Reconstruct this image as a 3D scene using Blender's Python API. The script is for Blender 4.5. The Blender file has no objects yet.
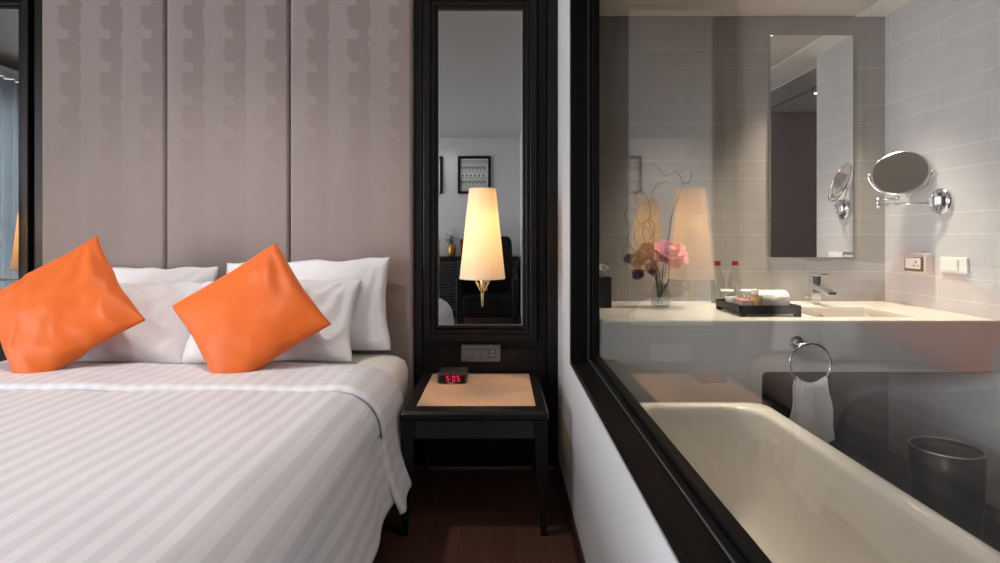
import bpy, math, random
from mathutils import Vector, Matrix, Euler, noise
random.seed(7)
sc = bpy.context.scene
COL = sc.collection
PI = math.pi
H, F, VX, VY = 1.16, 560.0, 501.0, 237.0      # eye height, focal length, vanishing point of the room's depth lines

# ------------------------------------------------------------------ materials
def new_mat(name):
    m = bpy.data.materials.new(name); m.use_nodes = True
    nt = m.node_tree
    for n in list(nt.nodes): nt.nodes.remove(n)
    out = nt.nodes.new('ShaderNodeOutputMaterial')
    return m, nt, out
def pbr(name, col, rough=0.5, metal=0.0, spec=0.5, coat=0.0, bump=None, var=None, sheen=0.0, emit=None, estr=0.0):
    """bump=(scale,strength), var=(scale,amount)"""
    m, nt, out = new_mat(name)
    b = nt.nodes.new('ShaderNodeBsdfPrincipled')
    b.inputs['Base Color'].default_value = (*col, 1)
    b.inputs['Roughness'].default_value = rough
    b.inputs['Metallic'].default_value = metal
    b.inputs['Specular IOR Level'].default_value = spec
    b.inputs['Coat Weight'].default_value = coat
    b.inputs['Sheen Weight'].default_value = sheen
    if emit:
        b.inputs['Emission Color'].default_value = (*emit, 1); b.inputs['Emission Strength'].default_value = estr
    nt.links.new(b.outputs[0], out.inputs[0])
    tc = nt.nodes.new('ShaderNodeTexCoord')
    if var:
        n = nt.nodes.new('ShaderNodeTexNoise'); n.inputs['Scale'].default_value = var[0]; n.inputs['Detail'].default_value = 4
        nt.links.new(tc.outputs['Object'], n.inputs['Vector'])
        r = nt.nodes.new('ShaderNodeMixRGB'); r.inputs[1].default_value = (*[c*(1-var[1]) for c in col], 1); r.inputs[2].default_value = (*[min(1, c*(1+var[1])) for c in col], 1)
        nt.links.new(n.outputs['Fac'], r.inputs[0]); nt.links.new(r.outputs[0], b.inputs['Base Color'])
    if bump:
        n = nt.nodes.new('ShaderNodeTexNoise'); n.inputs['Scale'].default_value = bump[0]; n.inputs['Detail'].default_value = 3
        nt.links.new(tc.outputs['Object'], n.inputs['Vector'])
        bp = nt.nodes.new('ShaderNodeBump'); bp.inputs['Strength'].default_value = bump[1]; bp.inputs['Distance'].default_value = 0.01
        nt.links.new(n.outputs['Fac'], bp.inputs['Height']); nt.links.new(bp.outputs[0], b.inputs['Normal'])
    return m
class NT:
    def __init__(s, nt): s.nt = nt
    def val(s, sock, v):
        if isinstance(v, (int, float)): sock.default_value = v
        else: s.nt.links.new(v, sock)
    def m(s, op, a, b=None, c=None):
        n = s.nt.nodes.new('ShaderNodeMath'); n.operation = op
        s.val(n.inputs[0], a)
        if b is not None: s.val(n.inputs[1], b)
        if c is not None: s.val(n.inputs[2], c)
        return n.outputs[0]
    def mix(s, f, a, b):
        n = s.nt.nodes.new('ShaderNodeMixRGB'); s.val(n.inputs[0], f)
        for k, v in ((1, a), (2, b)):
            if isinstance(v, tuple): n.inputs[k].default_value = (*v, 1)
            else: s.nt.links.new(v, n.inputs[k])
        return n.outputs[0]
    def noise(s, vec, scale, detail=3, rough=0.5):
        n = s.nt.nodes.new('ShaderNodeTexNoise'); n.inputs['Scale'].default_value = scale; n.inputs['Detail'].default_value = detail; n.inputs['Roughness'].default_value = rough
        s.nt.links.new(vec, n.inputs['Vector']); return n.outputs['Fac']
    def mapping(s, vec, scale):
        n = s.nt.nodes.new('ShaderNodeMapping'); n.inputs['Scale'].default_value = scale; s.nt.links.new(vec, n.inputs['Vector']); return n.outputs[0]
    def pos(s):
        g = s.nt.nodes.new('ShaderNodeNewGeometry'); x = s.nt.nodes.new('ShaderNodeSeparateXYZ'); s.nt.links.new(g.outputs['Position'], x.inputs[0]); return g.outputs['Position'], x.outputs
    def princ(s, out, rough=0.5, spec=0.5, coat=0.0, sheen=0.0):
        b = s.nt.nodes.new('ShaderNodeBsdfPrincipled'); b.inputs['Roughness'].default_value = rough; b.inputs['Specular IOR Level'].default_value = spec
        b.inputs['Coat Weight'].default_value = coat; b.inputs['Sheen Weight'].default_value = sheen
        s.nt.links.new(b.outputs[0], out.inputs[0]); return b
    def bump(s, b, h, strength=0.3, dist=0.002):
        n = s.nt.nodes.new('ShaderNodeBump'); n.inputs['Strength'].default_value = strength; n.inputs['Distance'].default_value = dist
        s.nt.links.new(h, n.inputs['Height']); s.nt.links.new(n.outputs[0], b.inputs['Normal'])
def tile_mat(name, axis, off_tall, off_short, col, grout, rough=0.35, Lt=0.6):
    m, nt, out = new_mat(name); q = NT(nt); P, X = q.pos()
    a = q.m('DIVIDE', q.m('SUBTRACT', X['Z'], 1.737), 0.2825)
    t = q.m('FRACT', q.m('ADD', a, 20.0))
    l1 = q.m('LESS_THAN', t, 0.010)
    tall = q.m('GREATER_THAN', t, 0.336)
    l2 = q.m('LESS_THAN', q.m('ABSOLUTE', q.m('SUBTRACT', t, 0.336)), 0.0055)
    off = q.m('ADD', q.m('MULTIPLY', tall, off_tall - off_short), off_short)
    v = q.m('FRACT', q.m('ADD', q.m('DIVIDE', q.m('SUBTRACT', X[axis], off), Lt), 20.0))
    l3 = q.m('LESS_THAN', v, 0.0045)
    line = q.m('MAXIMUM', q.m('MAXIMUM', l1, l2), l3)
    n1 = q.noise(q.mapping(P, (3, 3, 9)), 2.0, 5, 0.6)
    c = q.mix(n1, tuple(k*0.88 for k in col), tuple(k*1.10 for k in col))
    c = q.mix(line, c, grout)
    b = q.princ(out, rough, 0.4); nt.links.new(c, b.inputs['Base Color'])
    return m
def glass_mat(name, tint=(1, 1, 1), ior=1.5, rough=0.0, haze=0.0):
    """thin clear glass: transparent + Fresnel reflection, same on both faces"""
    m, nt, out = new_mat(name)
    g = nt.nodes.new('ShaderNodeNewGeometry')
    mp = nt.nodes.new('ShaderNodeMix'); mp.data_type = 'FLOAT'
    mp.inputs[2].default_value = ior; mp.inputs[3].default_value = 1/ior
    nt.links.new(g.outputs['Backfacing'], mp.inputs[0])
    fr = nt.nodes.new('ShaderNodeFresnel'); nt.links.new(mp.outputs[0], fr.inputs['IOR'])
    tr = nt.nodes.new('ShaderNodeBsdfTransparent'); tr.inputs[0].default_value = (*tint, 1)
    gl = nt.nodes.new('ShaderNodeBsdfGlossy'); gl.inputs['Roughness'].default_value = rough
    mx = nt.nodes.new('ShaderNodeMixShader'); nt.links.new(fr.outputs[0], mx.inputs[0]); nt.links.new(tr.outputs[0], mx.inputs[1]); nt.links.new(gl.outputs[0], mx.inputs[2])
    nt.links.new(mx.outputs[0], out.inputs[0])
    return m
def emis(name, col, s):
    m, nt, out = new_mat(name); e = nt.nodes.new('ShaderNodeEmission'); e.inputs[0].default_value = (*col, 1); e.inputs[1].default_value = s
    nt.links.new(e.outputs[0], out.inputs[0]); return m
def translucent(name, col, fac, rough_scale=None, gloss=0.0, transp=0.0):
    m, nt, out = new_mat(name)
    d = nt.nodes.new('ShaderNodeBsdfDiffuse'); t = nt.nodes.new('ShaderNodeBsdfTranslucent'); mx = nt.nodes.new('ShaderNodeMixShader')
    d.inputs[0].default_value = (*col, 1); t.inputs[0].default_value = (*col, 1); mx.inputs[0].default_value = fac
    nt.links.new(d.outputs[0], mx.inputs[1]); nt.links.new(t.outputs[0], mx.inputs[2])
    last = mx.outputs[0]
    if rough_scale:
        q = NT(nt); P, X = q.pos()
        c = q.mix(q.noise(q.mapping(P, (1, 1, 1)), rough_scale, 4, 0.7), tuple(k*0.82 for k in col), tuple(min(1, k*1.08) for k in col))
        nt.links.new(c, d.inputs[0]); nt.links.new(c, t.inputs[0])
    if transp:
        tr = nt.nodes.new('ShaderNodeBsdfTransparent'); m2 = nt.nodes.new('ShaderNodeMixShader'); m2.inputs[0].default_value = transp
        nt.links.new(last, m2.inputs[1]); nt.links.new(tr.outputs[0], m2.inputs[2]); last = m2.outputs[0]
    nt.links.new(last, out.inputs[0]); return m

M = {}
M['wall'] = pbr('wall_paint', (0.58, 0.575, 0.59), 0.7, spec=0.25, bump=(60, 0.04))
M['wall_white'] = pbr('wall_white', (0.56, 0.56, 0.56), 0.8, spec=0.2)
M['ceiling'] = pbr('ceiling_paint', (0.52, 0.51, 0.50), 0.9, spec=0.1)
M['bath_ceiling'] = pbr('bath_ceiling_paint', (0.66, 0.62, 0.57), 0.85, spec=0.1)
M['bath_white'] = pbr('bath_white_trim', (0.92, 0.91, 0.89), 0.6)
M['black_wood'] = pbr('black_lacquer_wood', (0.008, 0.0075, 0.0078), 0.33, spec=0.28, bump=(35, 0.03))
M['espresso'] = pbr('espresso_wood', (0.0075, 0.0062, 0.0055), 0.36, spec=0.22, bump=(30, 0.04))
M['sash_black'] = pbr('sash_black_paint', (0.004, 0.0038, 0.0036), 0.42, spec=0.10)
M['mirror'] = pbr('mirror_silver', (0.86, 0.87, 0.87), 0.0, metal=1.0)
M['mirror_dim'] = pbr('mirror_silver_smoky', (0.47, 0.465, 0.46), 0.0, metal=1.0)
M['mirror_edge'] = pbr('mirror_ground_edge', (0.22, 0.23, 0.22), 0.3)
M['glass'] = glass_mat('pane_glass', (0.98, 0.985, 0.98), 1.58)
M['clear'] = glass_mat('clear_glass', (0.965, 0.97, 0.968), 1.6)
M['vase_glass'] = glass_mat('vase_glass', (0.90, 0.91, 0.90), 1.6)
M['white_cotton'] = pbr('white_cotton', (0.84, 0.83, 0.86), 0.75, spec=0.15, sheen=0.2, bump=(9, 0.18))
M['sheet'] = pbr('cream_sheet', (0.82, 0.79, 0.74), 0.8, spec=0.15, bump=(7, 0.15))
M['orange'] = pbr('orange_satin', (0.70, 0.125, 0.011), 0.5, spec=0.3, sheen=0.15, bump=(7, 0.22))
M['chrome'] = pbr('chrome', (0.78, 0.78, 0.80), 0.08, metal=1.0)
M['steel'] = pbr('brushed_steel', (0.45, 0.45, 0.47), 0.3, metal=1.0)
M['brass'] = pbr('pale_brass', (0.80, 0.62, 0.34), 0.25, metal=1.0)
M['acrylic'] = pbr('tub_acrylic', (0.80, 0.76, 0.70), 0.16, spec=0.5, coat=0.3)
M['shaded_stone'] = pbr('shaded_stone_front', (0.52, 0.515, 0.515), 0.30, spec=0.45, var=(2, 0.05))  # cream stone below the counter, its shade put into a grey base colour
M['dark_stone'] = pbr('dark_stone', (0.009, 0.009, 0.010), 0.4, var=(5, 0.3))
M['black_floor'] = pbr('black_floor_tile', (0.006, 0.006, 0.0065), 0.3, var=(6, 0.4))
M['black_plastic'] = pbr('black_plastic', (0.012, 0.012, 0.013), 0.35)
M['black_gloss'] = pbr('black_gloss', (0.004, 0.004, 0.0045), 0.3, spec=.25)
M['clock_body'] = pbr('clock_body', (0.022, 0.02, 0.02), 0.4)
M['red_led'] = emis('red_led', (1.0, 0.03, 0.08), 0.9)
M['silver_print'] = pbr('silver_print', (0.6, 0.6, 0.62), 0.4)
M['plate_grey'] = pbr('plate_grey_metal', (0.16, 0.16, 0.165), 0.38, metal=0.6)
M['plate_dark'] = pbr('plate_dark', (0.06, 0.06, 0.065), 0.35)
M['white_plastic'] = pbr('white_plastic', (0.78, 0.76, 0.73), 0.35)
M['beige_plastic'] = pbr('beige_plastic', (0.66, 0.62, 0.60), 0.4)
M['terry'] = pbr('terry_towel', (0.82, 0.81, 0.81), 0.95, spec=0.05, sheen=0.5, bump=(220, 0.8))
M['terry_white'] = pbr('white_terry', (0.85, 0.84, 0.81), 0.95, spec=0.05, sheen=0.3, bump=(120, 0.6))
M['red_cap'] = pbr('red_cap', (0.26, 0.008, 0.014), 0.4)
M['amber'] = pbr('amber_liquid', (0.62, 0.30, 0.08), 0.25)
M['cream_card'] = pbr('cream_card', (0.80, 0.78, 0.76), 0.6)
M['grey_card'] = pbr('grey_card', (0.42, 0.43, 0.47), 0.5)
M['red_card'] = pbr('dusty_red_card', (0.50, 0.16, 0.13), 0.5)
M['green_card'] = pbr('sage_card', (0.42, 0.50, 0.36), 0.5)
M['tissue'] = pbr('tissue', (0.88, 0.84, 0.78), 0.9)
M['pink'] = pbr('pink_petal', (0.66, 0.22, 0.36), 0.6, var=(18, 0.2))
M['pink_pale'] = pbr('pale_pink_petal', (0.80, 0.42, 0.42), 0.6)
M['purple'] = pbr('purple_petal', (0.07, 0.006, 0.035), 0.5, var=(25, 0.4))
M['mauve'] = pbr('mauve_petal', (0.20, 0.03, 0.11), 0.5)
M['twig'] = pbr('twig_bark', (0.075, 0.05, 0.04), 0.8)
M['stem'] = pbr('green_stem', (0.035, 0.06, 0.03), 0.6)
M['gold_pot'] = pbr('gold_glaze', (0.45, 0.28, 0.06), 0.3, metal=0.4)
M['baby_white'] = pbr('white_tiny_flowers', (0.7, 0.7, 0.68), 0.8)
M['dark_red'] = pbr('dark_red_fabric', (0.22, 0.02, 0.02), 0.7)
M['leather'] = pbr('black_leather', (0.005, 0.005, 0.005), 0.5, spec=.2, bump=(60, 0.15))
M['art_paper'] = pbr('art_paper', (0.62, 0.62, 0.60), 0.8)
M['art_ink'] = pbr('art_ink', (0.015, 0.015, 0.015), 0.8)
M['lamp_shade'] = translucent('lamp_shade_linen', (0.90, 0.80, 0.66), 0.5, 90)
M['sheer'] = translucent('sheer_curtain', (0.50, 0.55, 0.58), 0.30, transp=0.04)
M['drape'] = pbr('grey_drape', (0.26, 0.25, 0.25), 0.85)
M['downlight_on'] = emis('downlight_lens', (1.0, 0.9, 0.76), 14)
M['shower_tile'] = tile_mat('shower_tile', 'X', 2.4, 2.7, (0.055, 0.053, 0.053), (0.04, 0.04, 0.04), 0.4)
M['shower_ceiling'] = pbr('shower_ceiling', (0.36, 0.36, 0.36), 0.8)
M['tile_back'] = tile_mat('tile_back', 'X', 0.921, 1.22, (0.33, 0.31, 0.295), (0.44, 0.42, 0.405))
M['tile_side'] = tile_mat('tile_side', 'Y', 2.2, 2.504, (0.53, 0.53, 0.55), (0.70, 0.70, 0.715))
M['base_beige'] = pbr('beige_skirting', (0.30, 0.26, 0.22), 0.5)

def wood_floor():
    m, nt, out = new_mat('dark_plank_floor'); q = NT(nt); P, X = q.pos()
    u = q.m('DIVIDE', q.m('ADD', X['X'], 9.995), 0.117); row = q.m('FLOOR', u); fu = q.m('FRACT', u)
    rnd = q.m('FRACT', q.m('MULTIPLY', q.m('SINE', q.m('MULTIPLY', row, 12.9898)), 43758.5453))
    v = q.m('ADD', q.m('DIVIDE', X['Y'], 0.62), q.m('MULTIPLY', rnd, 1.0)); fv = q.m('FRACT', q.m('ADD', v, 20.0)); cell = q.m('FLOOR', v)
    line = q.m('MAXIMUM', q.m('LESS_THAN', fu, 0.018), q.m('LESS_THAN', fv, 0.005))
    rc = q.m('FRACT', q.m('MULTIPLY', q.m('SINE', q.m('ADD', q.m('MULTIPLY', row, 7.3), q.m('MULTIPLY', cell, 31.7))), 4375.85))
    gr = q.noise(q.mapping(P, (30, 2.2, 1)), 1.6, 6, 0.65)
    c = q.mix(gr, (0.058, 0.027, 0.019), (0.135, 0.064, 0.043))
    c = q.mix(q.m('MULTIPLY', rc, 0.45), c, (0.028, 0.012, 0.009))
    c = q.mix(q.m('MULTIPLY', line, 0.9), c, (0.17, 0.10, 0.075))
    b = q.princ(out, 0.32, 0.4); nt.links.new(c, b.inputs['Base Color']); q.bump(b, gr, 0.08)
    return m
M['floor'] = wood_floor()
def inlay_mat():
    m, nt, out = new_mat('pale_veneer'); q = NT(nt); P, X = q.pos()
    g = q.noise(q.mapping(P, (26, 5, 1)), 2.2, 6, 0.7); g2 = q.noise(P, 5, 3)
    c = q.mix(g, (0.34, 0.20, 0.12), (0.66, 0.46, 0.34)); c = q.mix(q.m('MULTIPLY', g2, 0.5), c, (0.62, 0.44, 0.30))
    b = q.princ(out, 0.35, 0.4); nt.links.new(c, b.inputs['Base Color']); return m
M['inlay'] = inlay_mat()
def marble():
    m, nt, out = new_mat('cream_marble'); q = NT(nt); P, X = q.pos()
    n = q.noise(P, 4.0, 8, 0.65); w = q.m('ABSOLUTE', q.m('SUBTRACT', n, 0.5)); v = q.m('LESS_THAN', w, 0.012)
    c = q.mix(q.noise(P, 9, 4), (0.82, 0.77, 0.69), (0.88, 0.84, 0.77)); c = q.mix(q.m('MULTIPLY', v, 0.25), c, (0.58, 0.52, 0.45))
    b = q.princ(out, 0.18, 0.5); nt.links.new(c, b.inputs['Base Color']); return m
M['marble'] = marble()
def headboard_mat():
    m, nt, out = new_mat('taupe_woven_fabric'); q = NT(nt); P, X = q.pos()
    # woven figure: columns of stepped blocks 0.20 m apart, repeating every 0.165 m in height
    row = q.m('DIVIDE', X['Z'], 0.165); fr = q.m('FRACT', row)
    step = q.m('ADD', q.m('MULTIPLY', q.m('GREATER_THAN', fr, 0.28), 0.16), q.m('MULTIPLY', q.m('GREATER_THAN', fr, 0.42), 0.06))
    wob = q.m('MULTIPLY', q.noise(P, 22, 2), 0.05)
    cx = q.m('FRACT', q.m('ADD', q.m('DIVIDE', q.m('ADD', X['X'], wob), 0.205), 20.0))
    s = q.m('SMOOTH_MIN', q.m('MULTIPLY', q.m('SUBTRACT', cx, q.m('SUBTRACT', 0.60, step)), 14.0), 1.0, 0.2)
    s = q.m('MAXIMUM', q.m('MULTIPLY', s, q.m('LESS_THAN', cx, 0.94)), 0.0)
    # the figure is woven strongly at the top and fades into plain cloth further down
    fade = q.m('MINIMUM', q.m('MAXIMUM', q.m('DIVIDE', q.m('SUBTRACT', X['Z'], 1.35), 0.85), 0.10), 1.0)
    lo = q.noise(q.mapping(P, (7, 7, 1.0)), 1.2, 4)
    dots = q.m('MULTIPLY', q.m('SINE', q.m('MULTIPLY', X['X'], 2*PI/0.011)), q.m('SINE', q.m('MULTIPLY', X['Z'], 2*PI/0.011)))
    weave = q.noise(q.mapping(P, (1, 1, 3)), 160, 2)
    f = q.m('MULTIPLY', s, fade)
    c = q.mix(lo, (0.272, 0.214, 0.196), (0.337, 0.276, 0.256))
    c = q.mix(q.m('MULTIPLY', f, 0.55), c, (0.195, 0.145, 0.132))
    inv = q.m('SUBTRACT', 1.0, s)
    c = q.mix(q.m('MULTIPLY', q.m('MULTIPLY', q.m('GREATER_THAN', dots, 0.35), inv), q.m('ADD', q.m('MULTIPLY', fade, 0.45), 0.06)), c, (0.40, 0.35, 0.32))
    c = q.mix(q.m('MULTIPLY', weave, 0.25), c, (0.22, 0.175, 0.16))
    b = q.princ(out, 0.72, 0.25, sheen=0.25); nt.links.new(c, b.inputs['Base Color']); q.bump(b, weave, 0.25, 0.001)
    return m
M['headboard'] = headboard_mat()
def stripe_mat(name, period, a, bcol, both=False):
    m, nt, out = new_mat(name); q = NT(nt)
    uv = nt.nodes.new('ShaderNodeUVMap'); s = nt.nodes.new('ShaderNodeSeparateXYZ'); nt.links.new(uv.outputs[0], s.inputs[0])
    def st(o):
        return q.m('MULTIPLY', q.m('ADD', q.m('SINE', q.m('MULTIPLY', o, 2*PI/period)), 0.0), 4.0)
    t = q.m('MAXIMUM', q.m('MINIMUM', q.m('ADD', st(s.outputs[0]), 0.5), 1.0), 0.0)
    if both:
        t2 = q.m('MAXIMUM', q.m('MINIMUM', q.m('ADD', st(s.outputs[1]), 0.5), 1.0), 0.0)
        t = q.m('ADD', q.m('MULTIPLY', t, 0.65), q.m('MULTIPLY', t2, 0.35))
    c = q.mix(t, a, bcol); b = q.princ(out, 0.55, 0.3, sheen=0.15); nt.links.new(c, b.inputs['Base Color'])
    r = q.m('ADD', q.m('MULTIPLY', t, -0.15), 0.65); nt.links.new(r, b.inputs['Roughness'])
    P, X = q.pos(); q.bump(b, q.noise(P, 9, 4), 0.22, 0.012)
    return m
M['duvet'] = stripe_mat('satin_stripe_cotton', 0.058, (0.645, 0.62, 0.65), (0.745, 0.725, 0.75))
M['duvet_fold'] = stripe_mat('satin_stripe_cotton_fold', 0.058, (0.66, 0.63, 0.66), (0.76, 0.74, 0.76), True)

# ------------------------------------------------------------------ geometry helpers
class G:
    def __init__(s): s.v = []; s.f = []; s.uv = None
    def box(s, x0, x1, y0, y1, z0, z1):
        b = len(s.v)
        s.v += [(x0,y0,z0),(x1,y0,z0),(x1,y1,z0),(x0,y1,z0),(x0,y0,z1),(x1,y0,z1),(x1,y1,z1),(x0,y1,z1)]
        s.f += [[b+i for i in q] for q in ((3,2,1,0),(4,5,6,7),(0,1,5,4),(1,2,6,5),(2,3,7,6),(3,0,4,7))]
        return s
    def loft(s, rings, close=True, cap0=False, cap1=False):
        n = len(rings[0]); b = len(s.v)
        for r in rings: s.v += [tuple(p) for p in r]
        for i in range(len(rings)-1):
            for j in range(n if close else n-1):
                k = (j+1) % n
                s.f.append([b+i*n+j, b+i*n+k, b+(i+1)*n+k, b+(i+1)*n+j])
        if cap0: s.f.append([b+j for j in range(n)][::-1])
        if cap1: s.f.append([b+(len(rings)-1)*n+j for j in range(n)])
        return s
    def tube(s, pts, r, n=12, caps=True, closed=False):
        pts = [Vector(p) for p in pts]
        rr = r if isinstance(r, (list, tuple)) else [r]*len(pts)
        N = len(pts); rings = []; prev = None
        for i, p in enumerate(pts):
            if closed: t = pts[(i+1) % N] - pts[(i-1) % N]
            else: t = pts[min(i+1, N-1)] - pts[max(i-1, 0)]
            t.normalize()
            if prev is None:
                a = Vector((0,0,1)) if abs(t.z) < 0.9 else Vector((1,0,0))
                u = t.cross(a).normalized()
            else:
                u = prev - t*prev.dot(t); u.normalize()
            prev = u; w = t.cross(u)
            rings.append([p + (u*math.cos(2*PI*k/n) + w*math.sin(2*PI*k/n))*rr[i] for k in range(n)])
        if closed: rings.append(rings[0]); return s.loft(rings)
        return s.loft(rings, cap0=caps, cap1=caps)
    def lathe(s, prof, c=(0,0,0), n=32, cap0=False, cap1=False, sx=1, sy=1):
        rings = [[(c[0]+r*sx*math.cos(2*PI*k/n), c[1]+r*sy*math.sin(2*PI*k/n), c[2]+z) for k in range(n)] for r, z in prof]
        return s.loft(rings, cap0=cap0, cap1=cap1)
    def ringframe(s, x0, x1, z0, z1, w, y0, y1):
        """rectangular picture-frame ring in the x-z plane"""
        s.box(x0, x0+w, y0, y1, z0, z1); s.box(x1-w, x1, y0, y1, z0, z1)
        s.box(x0+w, x1-w, y0, y1, z0, z0+w); s.box(x0+w, x1-w, y0, y1, z1-w, z1); return s
    def grid(s, nu, nv, f, uvf=None):
        b = len(s.v)
        for i in range(nu+1):
            for j in range(nv+1): s.v.append(tuple(f(i/nu, j/nv)))
        if uvf:
            s.uv = (s.uv or []) + [uvf(i/nu, j/nv) for i in range(nu+1) for j in range(nv+1)]
        for i in range(nu):
            for j in range(nv):
                s.f.append([b+i*(nv+1)+j, b+(i+1)*(nv+1)+j, b+(i+1)*(nv+1)+j+1, b+i*(nv+1)+j+1])
        return s
    def build(s, name, mat, parent=None, origin=None, smooth=False, bevel=0, seg=2, solid=0, sub=0, weld=False):
        o0 = Vector(parent.matrix_world.translation) if parent else Vector((0,0,0))
        if parent: o0 = world_loc(parent)
        if origin is None:
            if parent: origin = tuple(o0)
            else:
                xs = [p[0] for p in s.v]; ys = [p[1] for p in s.v]; zs = [p[2] for p in s.v]
                origin = ((min(xs)+max(xs))/2, (min(ys)+max(ys))/2, min(zs))
        og = Vector(origin)
        me = bpy.data.meshes.new(name); me.from_pydata([tuple(Vector(p)-og) for p in s.v], [], s.f)
        if s.uv:
            l = me.uv_layers.new(name='UVMap')
            for lp in me.loops: l.data[lp.index].uv = s.uv[lp.vertex_index]
        me.materials.append(mat); me.update()
        if smooth:
            for p in me.polygons: p.use_smooth = True
        o = bpy.data.objects.new(name, me); COL.objects.link(o)
        if parent: o.parent = parent; o.location = og - o0
        else: o.location = og
        if weld:
            w = o.modifiers.new('weld', 'WELD'); w.merge_threshold = 0.0005
        if bevel:
            w = o.modifiers.new('bevel', 'BEVEL'); w.width = bevel; w.segments = seg; w.limit_method = 'ANGLE'; w.angle_limit = 0.6
        if solid:
            w = o.modifiers.new('solid', 'SOLIDIFY'); w.thickness = solid; w.offset = 0
        if sub:
            w = o.modifiers.new('sub', 'SUBSURF'); w.levels = sub; w.render_levels = sub
        return o
def world_loc(o):
    v = Vector(o.location)
    while o.parent: o = o.parent; v += Vector(o.location)
    return v
def tag(o, label=None, cat=None, group=None, kind=None):
    if label: o['label'] = label
    if cat: o['category'] = cat
    if group: o['group'] = group
    if kind: o['kind'] = kind
    return o
def thing(name, loc, label, cat, group=None, kind=None):
    o = bpy.data.objects.new(name, None); COL.objects.link(o); o.location = loc; o.empty_display_size = 0.1
    return tag(o, label, cat, group, kind)
def struct(o, label, cat): return tag(o, label, cat, None, 'structure')
def copy_tree(o, parent=None):
    kids = [c for c in bpy.data.objects if c.parent == o]
    c = o.copy(); COL.objects.link(c); c.parent = parent
    for k in kids: copy_tree(k, c)
    return c
def rrect(x0, x1, y0, y1, r, z, n=8):
    pts = []
    for cx, cy, a0 in ((x1-r, y1-r, 0), (x0+r, y1-r, PI/2), (x0+r, y0+r, PI), (x1-r, y0+r, 1.5*PI)):
        for k in range(n+1):
            a = a0 + PI/2*k/n; pts.append((cx+r*math.cos(a), cy+r*math.sin(a), z))
    return pts
def sm(a, b, t):
    t = max(0, min(1, (t-a)/(b-a))); return t*t*(3-2*t)

# ------------------------------------------------------------------ room shell
XL, XR, YB, YF, ZC = -4.4, 0.285, 2.87, -2.85, 2.66      # bedroom
PX = 0.395                                                # bathroom side of the partition
BX, BY0, BZ, BZF = 1.954, -1.6, 2.285, 0.045              # bathroom
struct(G().box(XL-.1, XR+.02, YF-.1, YB+.1, -.1, 0).build('floor', M['floor']), 'dark reddish brown plank floor of the bedroom beside the bed', 'floor')
struct(G().box(XL-.1, PX, YF-.1, YB+.1, ZC, ZC+.1).build('ceiling', M['ceiling']), 'plain pale bedroom ceiling above the bed', 'ceiling')
struct(G().box(XL-.1, XR, YB, YB+.1, 0, ZC).build('wall_back', M['wall_white']), 'bedroom wall behind the upholstered headboard and dark panels', 'wall')
struct(G().box(XL-.1, PX, YF-.1, YF, 0, ZC).build('wall_front', M['wall_white']), 'pale grey wall with framed prints, seen in the bedside mirror', 'wall')
WY0, WY1, WZ0, WZ1 = -2.0, 1.9, 0.12, 2.42
g = G(); g.box(XL-.1, XL, YF, WY0, 0, ZC); g.box(XL-.1, XL, WY1, YB, 0, ZC); g.box(XL-.1, XL, WY0, WY1, 0, WZ0); g.box(XL-.1, XL, WY0, WY1, WZ1, ZC)
struct(g.build('wall_left', M['wall_white']), 'bedroom wall with the wide curtained window', 'wall')
# partition between bedroom and bathroom
PY1, PY0, PZ0, PZ1 = 2.28, -0.70, 0.645, 2.22
g = G(); g.box(XR, PX, PY1, YB, 0, ZC); g.box(XR, PX, YF, PY0, 0, ZC); g.box(XR, PX, PY0, PY1, 0, PZ0); g.box(XR, PX, PY0, PY1, PZ1, ZC)
struct(g.build('wall_right', M['wall'], bevel=0.003), 'pale grey partition wall holding the large black-framed glass pane', 'wall')
# bathroom
struct(G().box(PX, BX+.1, 2.85, 2.95, 0, 2.5).build('wall_bathroom_back', M['tile_back']), 'beige grey tiled bathroom wall behind the vanity', 'wall')
struct(G().box(BX, BX+.1, 2.19, 2.85, 0, 2.5).build('wall_bathroom_right', M['tile_side']), 'light tiled bathroom wall carrying the magnifying mirror', 'wall')
struct(G().box(PX, 3.6, BY0, 2.95, -.1, BZF).build('floor_bathroom', M['black_floor']), 'black bathroom floor around the tub and bin', 'floor')
struct(G().box(PX, 1.80, BY0, 2.85, BZ, BZ+.1).build('ceiling_bathroom', M['bath_ceiling']), 'cream bathroom ceiling over the vanity', 'ceiling')
struct(G().box(1.80, BX+.1, BY0, 2.85, BZ-.004, BZ+.1).build('trim_1', M['bath_white']), 'white ceiling border strip beside the shower opening', 'trim')
struct(G().box(BX+.1, 3.6, .65, 2.95, BZ-.02, BZ+.1).build('ceiling_shower', M['shower_ceiling']), 'dark grey shower ceiling seen in the vanity mirror', 'ceiling')
struct(G().box(BX, 3.6, .62, .72, 0, BZ+.1).build('wall_shower_end', M['shower_tile']), 'dark stone shower wall seen in the vanity mirror', 'wall')
struct(G().box(3.5, 3.6, .72, 2.95, 0, BZ).build('wall_shower_right', M['shower_tile']), 'dark stone side wall of the shower', 'wall')
struct(G().box(BX+.1, 3.5, 2.85, 2.95, 0, BZ).build('wall_shower_back', M['shower_tile']), 'dark stone shower wall next to the vanity', 'wall')
struct(G().box(BX, BX+.1, BY0, .62, 0, BZ+.1).build('wall_bathroom_side', M['tile_side']), 'light tiled bathroom wall opposite the glass pane', 'wall')
struct(G().box(PX, BX+.1, BY0-.1, BY0, 0, BZ+.1).build('wall_bathroom_front', M['tile_back']), 'tiled bathroom wall at the foot of the tub', 'wall')
struct(G().box(2.31, 2.33, .72, 2.85, BZ-.026, BZ-.019).build('trim_2', M['black_plastic']), 'thin black track line on the shower ceiling', 'trim')
struct(G().box(BX-.012, BX, 2.19, 2.83, BZF, BZF+.045).build('baseboard_bathroom', M['base_beige'], bevel=.003), 'low beige skirting behind the bin', 'baseboard')

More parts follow.
